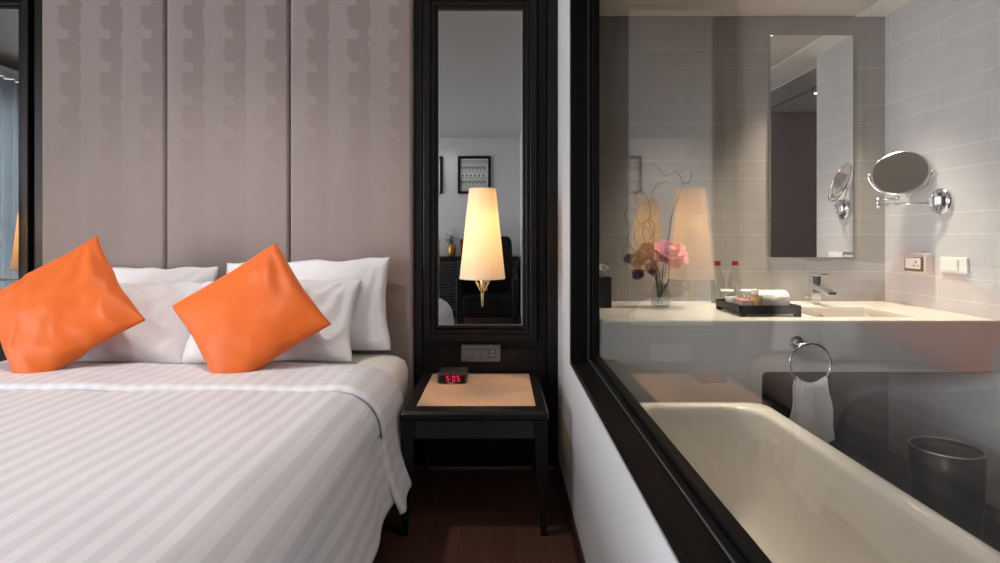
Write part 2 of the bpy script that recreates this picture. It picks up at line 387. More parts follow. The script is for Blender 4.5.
# baseboards bedroom
struct(G().box(XR-.014, XR, YF, 2.79, 0, .068).build('baseboard_right', M['espresso'], bevel=.005), 'dark brown baseboard along the pale partition wall', 'baseboard')
M['base_brown'] = pbr('brown_baseboard', (0.035, 0.017, 0.012), 0.3)
bpy.data.objects['baseboard_right'].data.materials[0] = M['base_brown']
struct(G().box(-.44, XR-.016, 2.775, 2.795, 0, .022).build('baseboard_back', pbr('reddish_bead', (0.10, 0.055, 0.04), 0.35), bevel=.006), 'thin reddish bead along the floor under the dark panel', 'baseboard')
for nm, x0, x1 in (('trim_3', -.437, XR), ('trim_4', -3.04, -2.292)):
    g = G(); g.box(x0, x1, 2.835, 2.87, 0, ZC)
    if nm == 'trim_3':
        g.box(x0, -.395, 2.815, 2.84, 0, ZC); g.box(.235, x1, 2.80, 2.84, 0, ZC); g.box(.186, .228, 2.822, 2.84, .0, ZC)
        g.box(-.395, .186, 2.822, 2.84, .0, .60)
    else:
        g.box(-2.335, x1, 2.80, 2.84, 0, ZC); g.box(x0, -3.0, 2.80, 2.84, 0, ZC); g.box(-3.0, -2.335, 2.822, 2.84, 0, .60)
    struct(g.build(nm, M['espresso'], bevel=.003), 'black-brown wood wall panel behind the nightstand' if nm == 'trim_3' else 'black-brown wood wall panel past the far side of the bed', 'panel')

# bedside mirrors
def bedside_mirror(x0, x1, z0, z1, label):
    t = thing('wall_mirror', ((x0+x1)/2, 2.822, z0), label, 'mirror')
    fw = .072
    g = G(); g.ringframe(x0-fw, x1+fw, z0-fw-.006, z1+fw, .034, 2.785, 2.822)
    g.ringframe(x0-fw+.034, x1+fw-.034, z0-fw+.028, z1+fw-.034, .022, 2.80, 2.83)
    g.ringframe(x0-.017, x1+.017, z0-.017, z1+.017, .017, 2.812, 2.83)
    g.build('frame', M['espresso'], t, bevel=.004)
    G().box(x0-.004, x1+.004, 2.826, 2.834, z0-.004, z1+.004).build('mirror_glass', M['mirror_dim'], t)
    b = .012
    G().ringframe(x0, x1, z0, z1, .0035, 2.8245, 2.8275).build('bevelled_edge', pbr('mirror_bevel', (.75, .75, .76), 0.12, metal=1.0), t)
    return t
bedside_mirror(-.315, .107, .716, 2.305, 'tall black-framed bedside mirror behind the lit lamp')
bedside_mirror(-2.93, -2.425, .716, 2.305, 'black-framed bedside mirror past the far side of the bed, reflecting sheer curtains')

# bedroom window (out of frame, seen in mirrors)
w = thing('window_1', (XL-.05, 0, WZ0), 'wide bedroom window behind sheer curtains', 'window', kind='structure')
g = G()
for yy in (WY0, -.73, .55, WY1-.06): g.box(XL-.08, XL-.02, yy, yy+.06, WZ0, WZ1)
g.box(XL-.08, XL-.02, WY0, WY1, WZ0, WZ0+.06); g.box(XL-.08, XL-.02, WY0, WY1, WZ1-.06, WZ1); g.box(XL-.08, XL-.02, WY0, WY1, 1.2, 1.25)
g.build('window_frame', M['sash_black'], w)
G().box(XL-.053, XL-.047, WY0, WY1, WZ0, WZ1).build('window_pane', M['glass'], w)
def curtain(name, y0, y1, mat, label, amp=.035, per=.11, x=XL+.14):
    n = int((y1-y0)/.012)
    g = G().grid(n, 6, lambda u, v: (x+amp*math.sin(2*PI*(y0+(y1-y0)*u)/per + .6*math.sin(7*u))*(.6+.4*v), y0+(y1-y0)*u, .02+v*2.50))
    return tag(g.build(name, mat, smooth=True, solid=.001), label, 'curtain')
curtain('sheer_curtain', .3, 2.1, M['sheer'], 'grey sheer curtain reflected in the mirror by the orange cushion')
curtain('drape', 2.12, 2.55, M['drape'], 'heavier grey drape at the window corner', .05, .09)
tag(G().box(XL+.02, XL+.30, WY0-.3, 2.7, 2.53, 2.57).build('curtain_rail', M['wall_white'], bevel=.004), 'pale curtain rail above the bedroom window', 'rail')

# interior window: liner, sash, pane
w = thing('window_2', (XR, 0.8, PZ0), 'large glass pane in a black frame between bedroom and bathroom', 'window', kind='structure')
def yz_ring(g, y0, y1, z0, z1, t, x0, x1):
    g.box(x0, x1, y1-t, y1, z0, z1); g.box(x0, x1, y0, y0+t, z0, z1); g.box(x0, x1, y0+t, y1-t, z0, z0+t); g.box(x0, x1, y0+t, y1-t, z1-t, z1)
g = G(); yz_ring(g, PY0, PY1, PZ0, PZ1, .022, XR-.004, .352); g.build('frame', M['sash_black'], w, bevel=.003)
g = G(); yz_ring(g, PY0+.0, PY1, PZ0, PZ1, .034, .352, .366); yz_ring(g, PY0, PY1, PZ0, PZ1, .044, .366, .394); g.build('sash', M['sash_black'], w, bevel=.003)
g = G(); yz_ring(g, PY0, PY1, PZ0, PZ1, .026, .3505, .3545); g.build('bead', pbr('grey_bead', (.10, .10, .10), .3), w)
G().box(.3745, .3805, PY0+.04, PY1-.04, PZ0+.04, PZ1-.04).build('window_pane', M['glass'], w)
g = G(); yz_ring(g, PY0-.006, PY1+.006, PZ0-.006, PZ1+.006, .006, XR-.006, XR+.01); g.build('edge_trim', pbr('pale_edge_trim', (.5, .5, .5), .5), w)

# ------------------------------------------------------------------ headboard
hb = thing('headboard', (-1.363, 2.82, 0.0), 'tall taupe upholstered headboard of vertical padded panels behind the bed', 'headboard')
xs = [-2.289, -1.667, -1.052, -.439]
for i in range(3):
    x0, x1 = xs[i]+.002, xs[i+1]-.002
    def f(u, v, x0=x0, x1=x1):
        x = x0+(x1-x0)*u; z = .25+(ZC-.26)*v
        e = min(u, 1-u)*(x1-x0); r = .016
        d = 0 if e > r else r-math.sqrt(max(0, r*r-(r-e)**2))
        return (x, 2.78+d*1.6+.0, z)
    us = 60
    g = G(); 
    ul = [0, .002, .006, .012, .02, .03] + [k/20 for k in range(1, 20)] + [.97, .98, .988, .994, .998, 1]
    rings = [[f(u, v/8) for v in range(9)] for u in ul]
    rings = [[(x0, 2.868, p[2]) for p in rings[0]]] + rings + [[(x1, 2.868, p[2]) for p in rings[-1]]]
    g.loft(rings, close=False)
    g.build('panel', M['headboard'], hb, smooth=True)

# ------------------------------------------------------------------ bed
bed = thing('bed', (-1.38, 1.72, 0), 'large bed with white fitted sheet and dark base below the headboard', 'bed')
g = G()
def mat_rings():
    x0, x1, y0, y1 = -2.33, -.442, .70, 2.765; R = []
    for ins, z in ((.0, .26), (0, .52), (.012, .565), (.04, .59), (.09, .602), (.3, .605)):
        R.append(rrect(x0+ins, x1-ins, y0+ins, y1-ins, max(.10-ins*.1, .03), z, 6))
    return R
g.loft(mat_rings(), cap0=True, cap1=True)
g.build('mattress', M['sheet'], bed, smooth=True)
G().box(-2.29, -.50, .74, 2.76, .06, .265).build('base', M['black_wood'], bed, bevel=.01)
for sx in (-2.2, -.6):
    for sy in (.85, 2.6):
        G().box(sx-.03, sx+.03, sy-.03, sy+.03, 0, .07).build('leg', M['black_wood'], bed)

ZT = .622
def drape_f(s, R=.15, xe=-.575, zt=None, hem=.225, flare=.05, off=0.0):
    zt = ZT if zt is None else zt
    if s < 0:                                    # far side of the bed, mirrored
        q = -s
        if q < R*PI/2: a = q/R; return -2.2-(R+off)*math.sin(a), zt+off-(R+off)*(1-math.cos(a)), 0
        d = q-R*PI/2; k = d/(zt-R-hem); return -2.2-R-off-flare*k, zt-R-d, k
    return drape_r(s, R, xe, zt, hem, flare, off)
def drape_r(s, R=.15, xe=-.575, zt=ZT, hem=.225, flare=.05, off=0.0):
    """s: distance across; 0 at left flat edge; returns x,z and how far down"""
    W = xe + 2.2
    if s < W: return -2.2+s, zt+off, 0
    a = (s-W)/R
    if a < PI/2: return xe+(R+off)*math.sin(a), zt+off-(R+off)*(1-math.cos(a)), 0
    d = (s-W)-R*PI/2; tot = zt-R-hem; k = d/tot
    return xe+R+off+flare*k, zt-R-d, k
DR = .15*PI/2+(ZT-.15-.225); tot = (-.575+2.2)+2*DR
def duvet_f(u, v):
    # u: across, v: head -> foot
    s = u*tot-DR; y = 2.30-(2.30-.66)*v
    x, z, k = drape_f(s)
    foot = sm(.86, 1.0, v)
    sg = 1 if s > 0 else -1
    if k > 0:
        x += sg*(.008*math.sin(y*9+1)*k + .004*k*math.sin(y*23)); z += .018*math.sin(y*3.1+.5)*k + .03*k*sm(1.6, .8, y)
        x -= sg*.02*k*sm(1.75, 1.2, y)
    n = noise.noise(Vector((x*2.2, y*2.2, z*1.5)))*.010 + noise.noise(Vector((x*6, y*5, z*3)))*.0035
    if k == 0: z += n
    else: x += n
    if v > .93:
        q = (v-.93)/.07; z -= .10*q*q; y += .01*q
    return (x, y, z)
def duvet_uv(u, v): return (u*tot, v*1.7)
dv = thing('duvet', (-1.4, 1.5, .60), 'white satin-stripe duvet with pale stripes spread over the bed', 'duvet')
def foot_f(u, v):
    p = duvet_f(u, 1.0); zt = p[2]
    zz = max(.27, 0); d = min(.36, zt-.25)*v
    r = .08
    return (p[0]*(1)-.0, p[1]-.035*math.sin(min(1, v*3)*PI/2)-.0, zt-d)
g = G().grid(190, 90, duvet_f, duvet_uv); g.grid(190, 8, foot_f, lambda u, v: (u*tot, 1.7+.35*v))
g.build('cover', M['duvet'], dv, smooth=True, solid=.008, weld=True)
DR2 = .15*PI/2+(ZT-.15-.21); tot2 = (-.575+2.2)+2*DR2
def band_f(u, v):
    s = u*tot2-DR2; y = 2.325-(2.325-1.945)*v
    x, z, k = drape_f(s, hem=.21, flare=.012, off=.016)
    out = sm(2.22, 2.10, y)
    sg = 1 if s > 0 else -1
    if k > 0:
        x += sg*(.060*k*k*out + .006*math.sin(y*30)*k - .004*(1-out))
        z += .02*k*math.sin(y*9+.6) + .10*k*sm(2.12, 2.36, y)
    n = noise.noise(Vector((x*2.2, y*2.2, z*1.5)))*.010 + noise.noise(Vector((x*7, y*9, z*3)))*.005
    if k == 0: z += n + .004*math.sin(x*5+y*8)
    else: x += n*out
    if v > .93: # rolled lip of the fold
        a = (v-.93)/.07
        if k == 0: z -= .016*a**3
        else: x -= sg*.014*a**3
    if v < .08:
        a = (.08-v)/.08
        if k == 0: z -= .018*a*a
    return (x, y, z)
G().grid(190, 40, band_f, lambda u, v: (u*tot2, v*.44)).build('turned_down_fold', M['duvet_fold'], dv, smooth=True, solid=.010)
tag(dv.children[1] if len(dv.children) > 1 else dv, None)

def pillow(name, w, h, th, mat, loc, rot, label, cat, group, pinch=.06, wr=.006, seed=0, pw=2.2, sag=0.0, flange=0):
    g = G(); N = 44
    def outline(a, b):
        # a,b in -1..1
        px = a*w/2*(1-pinch*(1-b*b)*abs(a)**1.5) ; pz = b*h/2*(1-pinch*(1-a*a)*abs(b)**1.5)
        # rounded corners a bit
        c = (abs(a)*abs(b))**6; px *= 1-.02*c; pz *= 1-.02*c
        return px, pz
    def side(sg):
        def f(u, v):
            a, b = 2*u-1, 2*v-1
            a = math.copysign(abs(a)**.85, a); b = math.copysign(abs(b)**.85, b)
            px, pz = outline(a, b)
            t = ((1-abs(a)**pw)*(1-abs(b)**pw))
            t = max(t, 0)**.55*th/2
            # wrinkles radiating from corners and edges
            q = noise.noise(Vector((px*7+seed, pz*7, sg*3+seed)))*wr*1.4 + noise.noise(Vector((px*17+seed, pz*15, sg)))*wr*.6
            e = (1-a*a)*(1-b*b)
            cr = 1-abs(noise.noise(Vector((px*5.5+seed*2, pz*6.5+seed, sg*2))))*2
            q += wr*.9*(max(0, cr)**5)*(1 if wr > .007 else .35)
            ang = math.atan2(pz-h/2*1.1, px-w/2*.9)
            q += wr*.8*math.sin(ang*16+seed)*math.exp(-((a-.9)**2+(b-.2)**2)*3) + wr*.9*math.sin((px*1.2+pz)*60/(1+w)+seed)*math.exp(-((a+.1)**2+(b+.95)**2)*4)
            y = -sg*(t + q*min(1, e*6))
            z2 = pz - sag*(1-b)*.5*abs(y)
            if b > 0: z2 += wr*1.3*noise.noise(Vector((px*9, seed, 0)))*b*b
            px += wr*.8*noise.noise(Vector((seed, pz*9, 0)))*a*a
            return (px, y, z2)
        return f
    g.grid(N, N, side(1)); g2 = G().grid(N, N, side(-1))
    b = len(g.v); g.v += g2.v; g.f += [[b+i for i in reversed(q)] for q in g2.f]
    o = g.build(name, mat, origin=(0, 0, 0), smooth=True, weld=True)
    o.location = loc; o.rotation_euler = rot
    return tag(o, label, cat, group)
D = math.radians
def prot(roll, lean, yaw=0):
    # roll in plane (ccw seen from the camera), then lean back, then yaw
    return (Matrix.Rotation(D(yaw), 3, 'Z') @ Matrix.Rotation(D(-lean), 3, 'X') @ Matrix.Rotation(D(-roll), 3, 'Y')).to_euler()
gp = 'white pillows against the headboard'
pillow('pillow', .80, .45, .17, M['white_cotton'], (-.92, 2.665, .832), prot(2, 8, 0), 'white pillow standing against the headboard, nearest the dark mirror panel', 'pillow', gp, seed=1.3, pinch=.06, wr=.012)
pillow('pillow', .82, .43, .17, M['white_cotton'], (-1.765, 2.665, .812), prot(-.6, 8, 0), 'white pillow standing against the headboard behind the cushion at the bed\'s far side', 'pillow', gp, seed=4.1, pinch=.06, wr=.014)
pillow('pillow', .755, .40, .16, M['white_cotton'], (-1.015, 2.50, .79), prot(1, 30, 0), 'white pillow leaning directly behind the orange cushion nearest the nightstand', 'pillow', gp, seed=7.7, pinch=.07, wr=.014)
pillow('pillow', .74, .39, .16, M['white_cotton'], (-1.72, 2.49, .785), prot(-.5, 30, 0), 'white pillow leaning directly behind the far orange cushion', 'pillow', gp, seed=9.2, pinch=.07, wr=.014)
gc = 'orange scatter cushions'
pillow('cushion', .48, .48, .15, M['orange'], (-1.010, 2.26, .846), prot(38, 29, 0), 'orange square cushion tilted on its corner, nearer the nightstand', 'cushion', gc, seed=2.2, pinch=.07, wr=.006)
pillow('cushion', .50, .50, .15, M['orange'], (-1.775, 2.26, .862), prot(38, 27, 2), 'orange square cushion tilted on its corner, farther from the nightstand', 'cushion', gc, seed=5.5, pinch=.10, wr=.009)

# ------------------------------------------------------------------ nightstand
ns = thing('nightstand', (-.105, 2.48, 0), 'low black nightstand with a pale wood inlay top beside the bed', 'nightstand')
x0, x1, y0, y1 = -.392, .186, 2.16, 2.798
g = G(); R = []
ix0, ix1, iy0, iy1 = -.338, .138, 2.237, 2.765
g.loft([rrect(x0+.008, x1-.008, y0+.008, y1, .008, .448), rrect(x0, x1, y0, y1, .012, .456), rrect(x0, x1, y0, y1, .012, .474), rrect(x0+.010, x1-.010, y0+.010, y1, .010, .485), rrect(ix0, ix1, iy0, iy1, .0005, .485), rrect(ix0, ix1, iy0, iy1, .0005, .480)], cap0=True, cap1=True)
g.build('tabletop', M['black_wood'], ns)
G().box(ix0+.0005, ix1-.0005, iy0+.0005, iy1-.0005, .4805, .4848).build('inlay', M['inlay'], ns)['label'] = 'pale wood veneer inlay'
g = G(); g.box(x0+.02, x1-.012, y0+.018, y0+.04, .375, .4475); g.box(x0+.02, x1-.012, y1-.03, y1-.008, .375, .4475)
g.box(x0+.014, x0+.035, y0+.04, y1-.03, .375, .4475); g.box(x1-.035, x1-.012, y0+.04, y1-.03, .375, .4475)
g.build('apron', pbr('apron_wood', (.02, .0185, .018), .33), ns, bevel=.002)
for lx, sx in ((x0+.006, 1), (x1-.006, -1)):
    for ly, sy in ((y0+.008, 1), (y1-.012, -1)):
        g = G(); rr = []
        for z in [.447, .36, .33, .28, .2, .1, 0]:
            wd = .058 if z > .37 else (.046 if z > .34 else .046-.020*sm(.34, 0, z))
            ex = lx+sx*wd; ey = ly+sy*wd
            rr.append([(lx, ly, z), (ex, ly, z), (ex, ey, z), (lx, ey, z)])
        g.loft(rr, cap0=True, cap1=True); g.build('leg', M['black_wood'], ns, bevel=.003)

# alarm clock
ck = thing('alarm_clock', (-.215, 2.645, .485), 'small black alarm clock with red digits 5:05 on the nightstand', 'clock')
g = G()
prof = [(2.575, .490), (2.57, .500), (2.575, .528), (2.592, .533), (2.70, .533), (2.712, .526), (2.712, .488), (2.58, .486)]
rings = []
for x, s in ((-.292, .80), (-.287, .94), (-.278, 1), (-.170, 1), (-.162, .95), (-.158, .86)):
    cy, cz = 2.64, .508
    rings.append([(x, cy+(p[0]-cy)*(.9+.1*s), cz+(p[1]-cz)*s) for p in prof])
g.loft(rings, cap0=True, cap1=True)
g.build('body', M['clock_body'], ck, bevel=.002)
dw = G().box(-.280, -.166, 2.5685, 2.573, .494, .526).build('display_window', M['black_gloss'], ck, bevel=.001)
seg = {'5': 'acdfg', '0': 'abcdef'}
g = G(); yf = 2.5665
def digit(cx, ch):
    wd, ht, t = .0125, .024, .0026; zb = .4985; x0 = cx-wd/2; x1 = cx+wd/2; sk = .12
    S = {'a': (x0, x1, zb+ht-t, zb+ht), 'g': (x0, x1, zb+ht/2-t/2, zb+ht/2+t/2), 'd': (x0, x1, zb, zb+t),
         'f': (x0, x0+t, zb+ht/2+.0006, zb+ht-.001), 'b': (x1-t, x1, zb+ht/2+.0006, zb+ht-.001), 'e': (x0, x0+t, zb+.001, zb+ht/2-.0006), 'c': (x1-t, x1, zb+.001, zb+ht/2-.0006)}
    for k in seg[ch]:
        a = S[k]; g.box(a[0], a[1], yf, yf+.0025, a[2], a[3])
digit(-.2445, '5'); digit(-.2165, '0'); digit(-.196, '5')
for z in (.506, .516): g.box(-.2315, -.2288, yf, yf+.0025, z, z+.0028)
g.build('digits', M['red_led'], dw)['label'] = 'glowing red digits reading 5:05'
G().box(-.243, -.216, 2.5675, 2.569, .4895, .4920).build('front_mark', M['silver_print'], ck)
g = G()
for k in range(4): g.box(-.262+.022*k, -.246+.022*k, 2.61, 2.625, .532, .5355)
g.build('buttons', M['black_plastic'], ck, bevel=.001)

# switch plate
sp = thing('switch_plate', (-.1, 2.822, .535), 'grey metal switch and socket plate on the dark panel above the nightstand', 'switch plate')
G().box(-.200, -.002, 2.810, 2.822, .533, .619).build('plate', M['plate_grey'], sp, bevel=.003)
ms = G().box(-.176, -.026, 2.807, 2.811, .553, .598).build('module_strip', M['plate_dark'], sp, bevel=.001)
for k in range(3): G().box(-.174+.038*k, -.139+.038*k, 2.803, 2.808, .556, .595).build('rocker_switch', M['plate_grey'], ms, bevel=.0015)
g = G()
for cx, cz, ww, hh in ((-.042, .586, .004, .010), (-.051, .568, .009, .004), (-.034, .568, .009, .004)): g.box(cx-ww/2, cx+ww/2, 2.8045, 2.8075, cz-hh/2, cz+hh/2)
g.build('socket_holes', M['silver_print'], ms)

# ------------------------------------------------------------------ wall lamps
def lamp(x, y, label):
    t = thing('wall_lamp', (x, 2.815, .94), label, 'lamp', 'tapered bedside wall lamps')
    zb, zt, rb, rt = .978, 1.372, .100, .058
    g = G(); g.lathe([(rb, zb), (rb-.0005, zb+.004), ((rb+rt)/2, (zb+zt)/2), (rt+.0005, zt-.004), (rt, zt)], (x, y, 0), 48)
    g.build('lamp_shade', M['lamp_shade'], t, smooth=True, solid=.0012)
    n = 40; tape = pbr('shade_tape', (.75, .66, .52), .6)
    for r, z in ((rb, zb), (rt, zt)): G().tube([(x+r*math.cos(2*PI*k/n), y+r*math.sin(2*PI*k/n), z) for k in range(n)], .0016, 6, closed=True).build('shade_ring', tape, t, smooth=True)
    g = G()
    for a in range(3): g.tube([(x, y, zt-.035), (x+rt*math.cos(a*2.1), y+rt*math.sin(a*2.1), zt-.002)], .001, 5)
    g.build('shade_support', M['brass'], t, smooth=True)
    g = G(); g.lathe([(.0005, .852), (.0055, .853), (.0065, .90), (.0075, .935), (.012, .945), (.013, 1.03), (.0, 1.032)], (x, y, 0), 16); g.build('stem', M['brass'], t, smooth=True)
    g = G()
    for a in range(10):
        an = a*2*PI/10; pts = []
        for k in range(9):
            q = k/8; r = .007+.030*math.sin(q*PI*.62)*(q**.4); pts.append((x+r*math.cos(an), y+r*math.sin(an), .915+.075*q))
        g.tube(pts, .0014, 6)
    g.build('wire_basket', M['brass'], t, smooth=True)
    G().tube([(x, y, .915), (x, y+.05, .925), (x, 2.80, .942)], .006, 10).build('arm', M['brass'], t, smooth=True)
    G().tube([(x, 2.800, .942), (x, 2.826, .942)], .016, 20).build('wall_mount', M['brass'], t, smooth=True)
    g = G(); g.lathe([(.001, 1.03), (.012, 1.035), (.013, 1.06), (.027, 1.105), (.029, 1.13), (.02, 1.155), (.001, 1.165)], (x, y, 0), 20)
    g.build('bulb', emis('bulb_glow', (1, .72, .36), 6), t, smooth=True)
    l = bpy.data.lights.new('bulb_light', 'POINT'); l.energy = 13.5; l.color = (1, .68, .36); l.shadow_soft_size = .03
    lo = bpy.data.objects.new('bulb_light', l); COL.objects.link(lo); lo.parent = t; lo.location = (0, y-2.815, 1.22-.94)
    return t
lamp(-.082, 2.465, 'lit tapered fabric lamp in front of the mirror above the nightstand')
lamp(-2.66, 2.465, 'lit tapered fabric lamp past the far side of the bed, glimpsed in its mirror')

# ------------------------------------------------------------------ opposite side of bedroom (seen in mirror)
def art(cx, z0, label):
    t = thing('framed_print', (cx, YF+.001, z0), label, 'picture', 'framed prints on the opposite wall')
    w_, h_ = .50, .57
    g = G().ringframe(cx-w_/2, cx+w_/2, z0, z0+h_, .04, YF, YF+.03); g.build('frame', M['espresso'], t, bevel=.003)
    G().box(cx-w_/2+.03, cx+w_/2-.03, YF+.002, YF+.012, z0+.03, z0+h_-.03).build('print', M['art_paper'], t)
    g = G(); yy = YF+.0135; X0, X1 = cx-w_/2+.045, cx+w_/2-.045
    def band(z, hh): g.box(X0, X1, YF+.012, yy, z, z+hh)
    zz = z0+.05
    def ring_(cx_, cz, a, b_, t_):
        for sx, sz in ((1, 1), (1, -1), (-1, 1), (-1, -1)):
            b = len(g.v); g.v += [(cx_+sx*a, yy, cz), (cx_, yy, cz+sz*b_), (cx_, yy, cz+sz*(b_-t_)), (cx_+sx*(a-t_), yy, cz)]; g.f.append([b, b+1, b+2, b+3])
    for z, hh in ((.055, .008), (.10, .005), (.118, .005), (.24, .004), (.33, .004), (.455, .005), (.48, .01), (.505, .006)): band(z0+z, hh)
    for row in (.178, .395):
        k = X0+.026
        while k < X1-.01: ring_(k, z0+row, .028, .034, .014); g.box(k+.022, k+.034, YF+.012, yy, z0+row-.008, z0+row+.008); k += .0545
    k = X0+.03
    while k < X1-.01:
        b = len(g.v); g.v += [(k-.016, yy, z0+.262), (k+.016, yy, z0+.262), (k, yy, z0+.305)]; g.f.append([b, b+1, b+2]); k += .062
    for row in (.075, .135, .225, .345, .435):
        k = X0+.01
        while k < X1-.01: g.box(k, k+.010, YF+.012, yy, z0+row, z0+row+.009); k += .026
    g.build('ink_pattern', M['art_ink'], t)
art(-.405, 1.815, 'black-framed folk pattern print, the fully visible one in the mirror')
art(-1.135, 1.815, 'black-framed folk pattern print at the mirror\'s cut-off edge')
sb = thing('sideboard', (-.75, -2.62, 0), 'long black louvred sideboard against the opposite wall, seen in the mirror', 'sideboard')
G().box(-1.9, .26, -2.84, -2.38, .84, .875).build('worktop', M['black_wood'], sb, bevel=.004)
G().box(-1.88, .24, -2.83, -2.40, 0, .84).build('body', M['black_wood'], sb)
for k in range(5):
    xa = -1.87+k*.422; g = G(); g.box(xa, xa+.02, -2.40, -2.38, .08, .83); g.box(xa+.395, xa+.415, -2.40, -2.38, .08, .83)
    for j in range(17):
        z = .10+j*.042; b = len(g.v); g.v += [(xa+.02, -2.395, z), (xa+.395, -2.395, z), (xa+.395, -2.372, z+.028), (xa+.02, -2.372, z+.028), (xa+.02, -2.399, z+.004), (xa+.395, -2.399, z+.004), (xa+.395, -2.376, z+.032), (xa+.02, -2.376, z+.032)]
        g.f += [[b, b+1, b+2, b+3], [b+7, b+6, b+5, b+4], [b+3, b+2, b+6, b+7]]
    g.build('door', pbr('louvre_grey', (.07, .07, .07), .35) if k == 0 else bpy.data.materials['louvre_grey'], sb)
# flower pot on sideboard
pt = thing('potted_flowers', (-.72, -2.55, .875), 'gold vase of tiny white flowers on the sideboard, seen in the mirror', 'flowers')
G().lathe([(.045, 0), (.06, .05), (.062, .12), (.05, .18), (.046, .18), (.05, .1), (.0, .02)], (-.72, -2.55, .876), 24, cap0=True).build('pot', M['gold_pot'], pt, smooth=True)
g = G(); gs = G()
for k in range(150):
    th = random.uniform(0, 2*PI); ph = random.uniform(0, 1.25); r = random.uniform(.12, .22)
    p = Vector((-.72+r*math.sin(ph)*math.cos(th), -2.55+r*math.sin(ph)*math.sin(th), 1.07+r*math.cos(ph)))
    g.box(p.x-.008, p.x+.008, p.y-.008, p.y+.008, p.z-.008, p.z+.008)
    if k % 3 == 0: gs.tube([(-.72, -2.55, 1.03), tuple((p+Vector((-.72, -2.55, 1.08)))/2), tuple(p)], .0018, 4)
g.build('blossom', M['baby_white'], pt); gs.build('stems', M['stem'], pt)
for k, (cx, lab) in enumerate(((-.98, 'dark red box on the sideboard at the mirror edge'), (-.52, 'dark red box on the sideboard half hidden by the lamp'))):
    t = thing('storage_box', (cx, -2.6, .875), lab, 'box')
    G().box(cx-.07, cx+.07, -2.68, -2.50, .876, 1.10).build('body', M['dark_red'], t, bevel=.006)
    G().box(cx-.074, cx+.074, -2.684, -2.496, 1.075, 1.13).build('lid', M['dark_red'], t, bevel=.005)
# armchair
ac = thing('armchair', (-.16, -1.55, 0), 'high-backed black armchair facing the bed, seen in the mirror', 'chair')
g = G().loft([rrect(-.50, .16, -1.92, -1.28, .05, z, 4) for z in (.20, .22, .40)] + [rrect(-.48, .14, -1.90, -1.30, .05, .44, 4)], cap0=True, cap1=True); g.build('seat', M['leather'], ac, smooth=False, bevel=.01)
rings = []
for z, ya, yb, ins in ((.40, -1.96, -1.82, 0), (.8, -2.02, -1.88, 0), (1.1, -2.08, -1.95, .015), (1.17, -2.08, -1.97, .05)): rings.append([(-.50+ins, ya, z), (.16-ins, ya, z), (.16-ins, yb, z), (-.50+ins, yb, z)])
G().loft(rings, cap0=True, cap1=True).build('backrest', M['leather'], ac, bevel=.025, seg=3)
for sx in (-.56, .14):
    G().box(sx, sx+.075, -1.98, -1.28, .15, .64).build('armrest', M['leather'], ac, bevel=.02, seg=3)
for lx in (-.54, .16):
    for ly in (-1.94, -1.34): G().box(lx, lx+.04, ly, ly+.04, 0, .16).build('leg', M['black_wood'], ac)

# ------------------------------------------------------------------ vanity
CT = .834; FY = 2.186
vc = thing('vanity_counter', (1.17, 2.5, BZF), 'long cream marble vanity counter with front coloured as shaded stone and inset basin', 'vanity')
sx0, sx1, sy0, sy1 = 1.285, 1.70, 2.285, 2.61
g = G()
outer0 = rrect(PX+.001, BX-.001, FY, 2.849, .001, CT-.008, 6); outer = rrect(PX+.001, BX-.001, FY, 2.849, .001, CT, 6)
inner = rrect(sx0, sx1, sy0, sy1, .02, CT, 6); inner0 = rrect(sx0, sx1, sy0, sy1, .02, CT-.008, 6)
g.loft([outer0, outer, inner, inner0, outer0])
g.build('countertop', M['marble'], vc, weld=True, bevel=.0015)
g = G(); g.loft([rrect(sx0-.008, sx1+.008, sy0-.008, sy1+.008, .03, CT-.0085, 6), rrect(sx0-.004, sx1+.004, sy0-.004, sy1+.004, .035, CT-.06, 6), rrect(sx0+.012, sx1-.012, sy0+.012, sy1-.012, .05, CT-.12, 6), rrect(sx0+.07, sx1-.07, sy0+.07, sy1-.07, .05, CT-.135, 6)], cap1=True)
g.build('basin', M['acrylic'], vc, smooth=True)
G().tube([(1.49, sy1-.004, CT-.045), (1.49, sy1+.004, CT-.045)], .012, 20).build('overflow_cover', M['brass'], vc, smooth=True)
G().tube([(1.49, 2.45, CT-.137), (1.49, 2.45, CT-.130)], .022, 20).build('drain', M['chrome'], vc, smooth=True)
L = [(PX+.001, BZF), (1.020, BZF), (1.020, .613), (1.024, .627), (1.038, .633), (BX-.001, .633), (BX-.001, CT-.0085), (PX+.001, CT-.0085)]
g = G(); g.loft([[(x, y, z) for x, z in L] for y in (FY+.024, FY+.003)], cap0=True, cap1=True); g.build('front_panel', M['shaded_stone'], vc)
G().box(PX+.001, 1.020, FY+.026, 2.849, BZF, CT-.0085).build('side_cabinet', M['shaded_stone'], vc)
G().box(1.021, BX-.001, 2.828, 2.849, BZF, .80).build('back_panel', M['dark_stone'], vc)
G().box(1.020, 1.032, FY+.026, 2.828, BZF, .80).build('inner_panel', M['dark_stone'], vc)

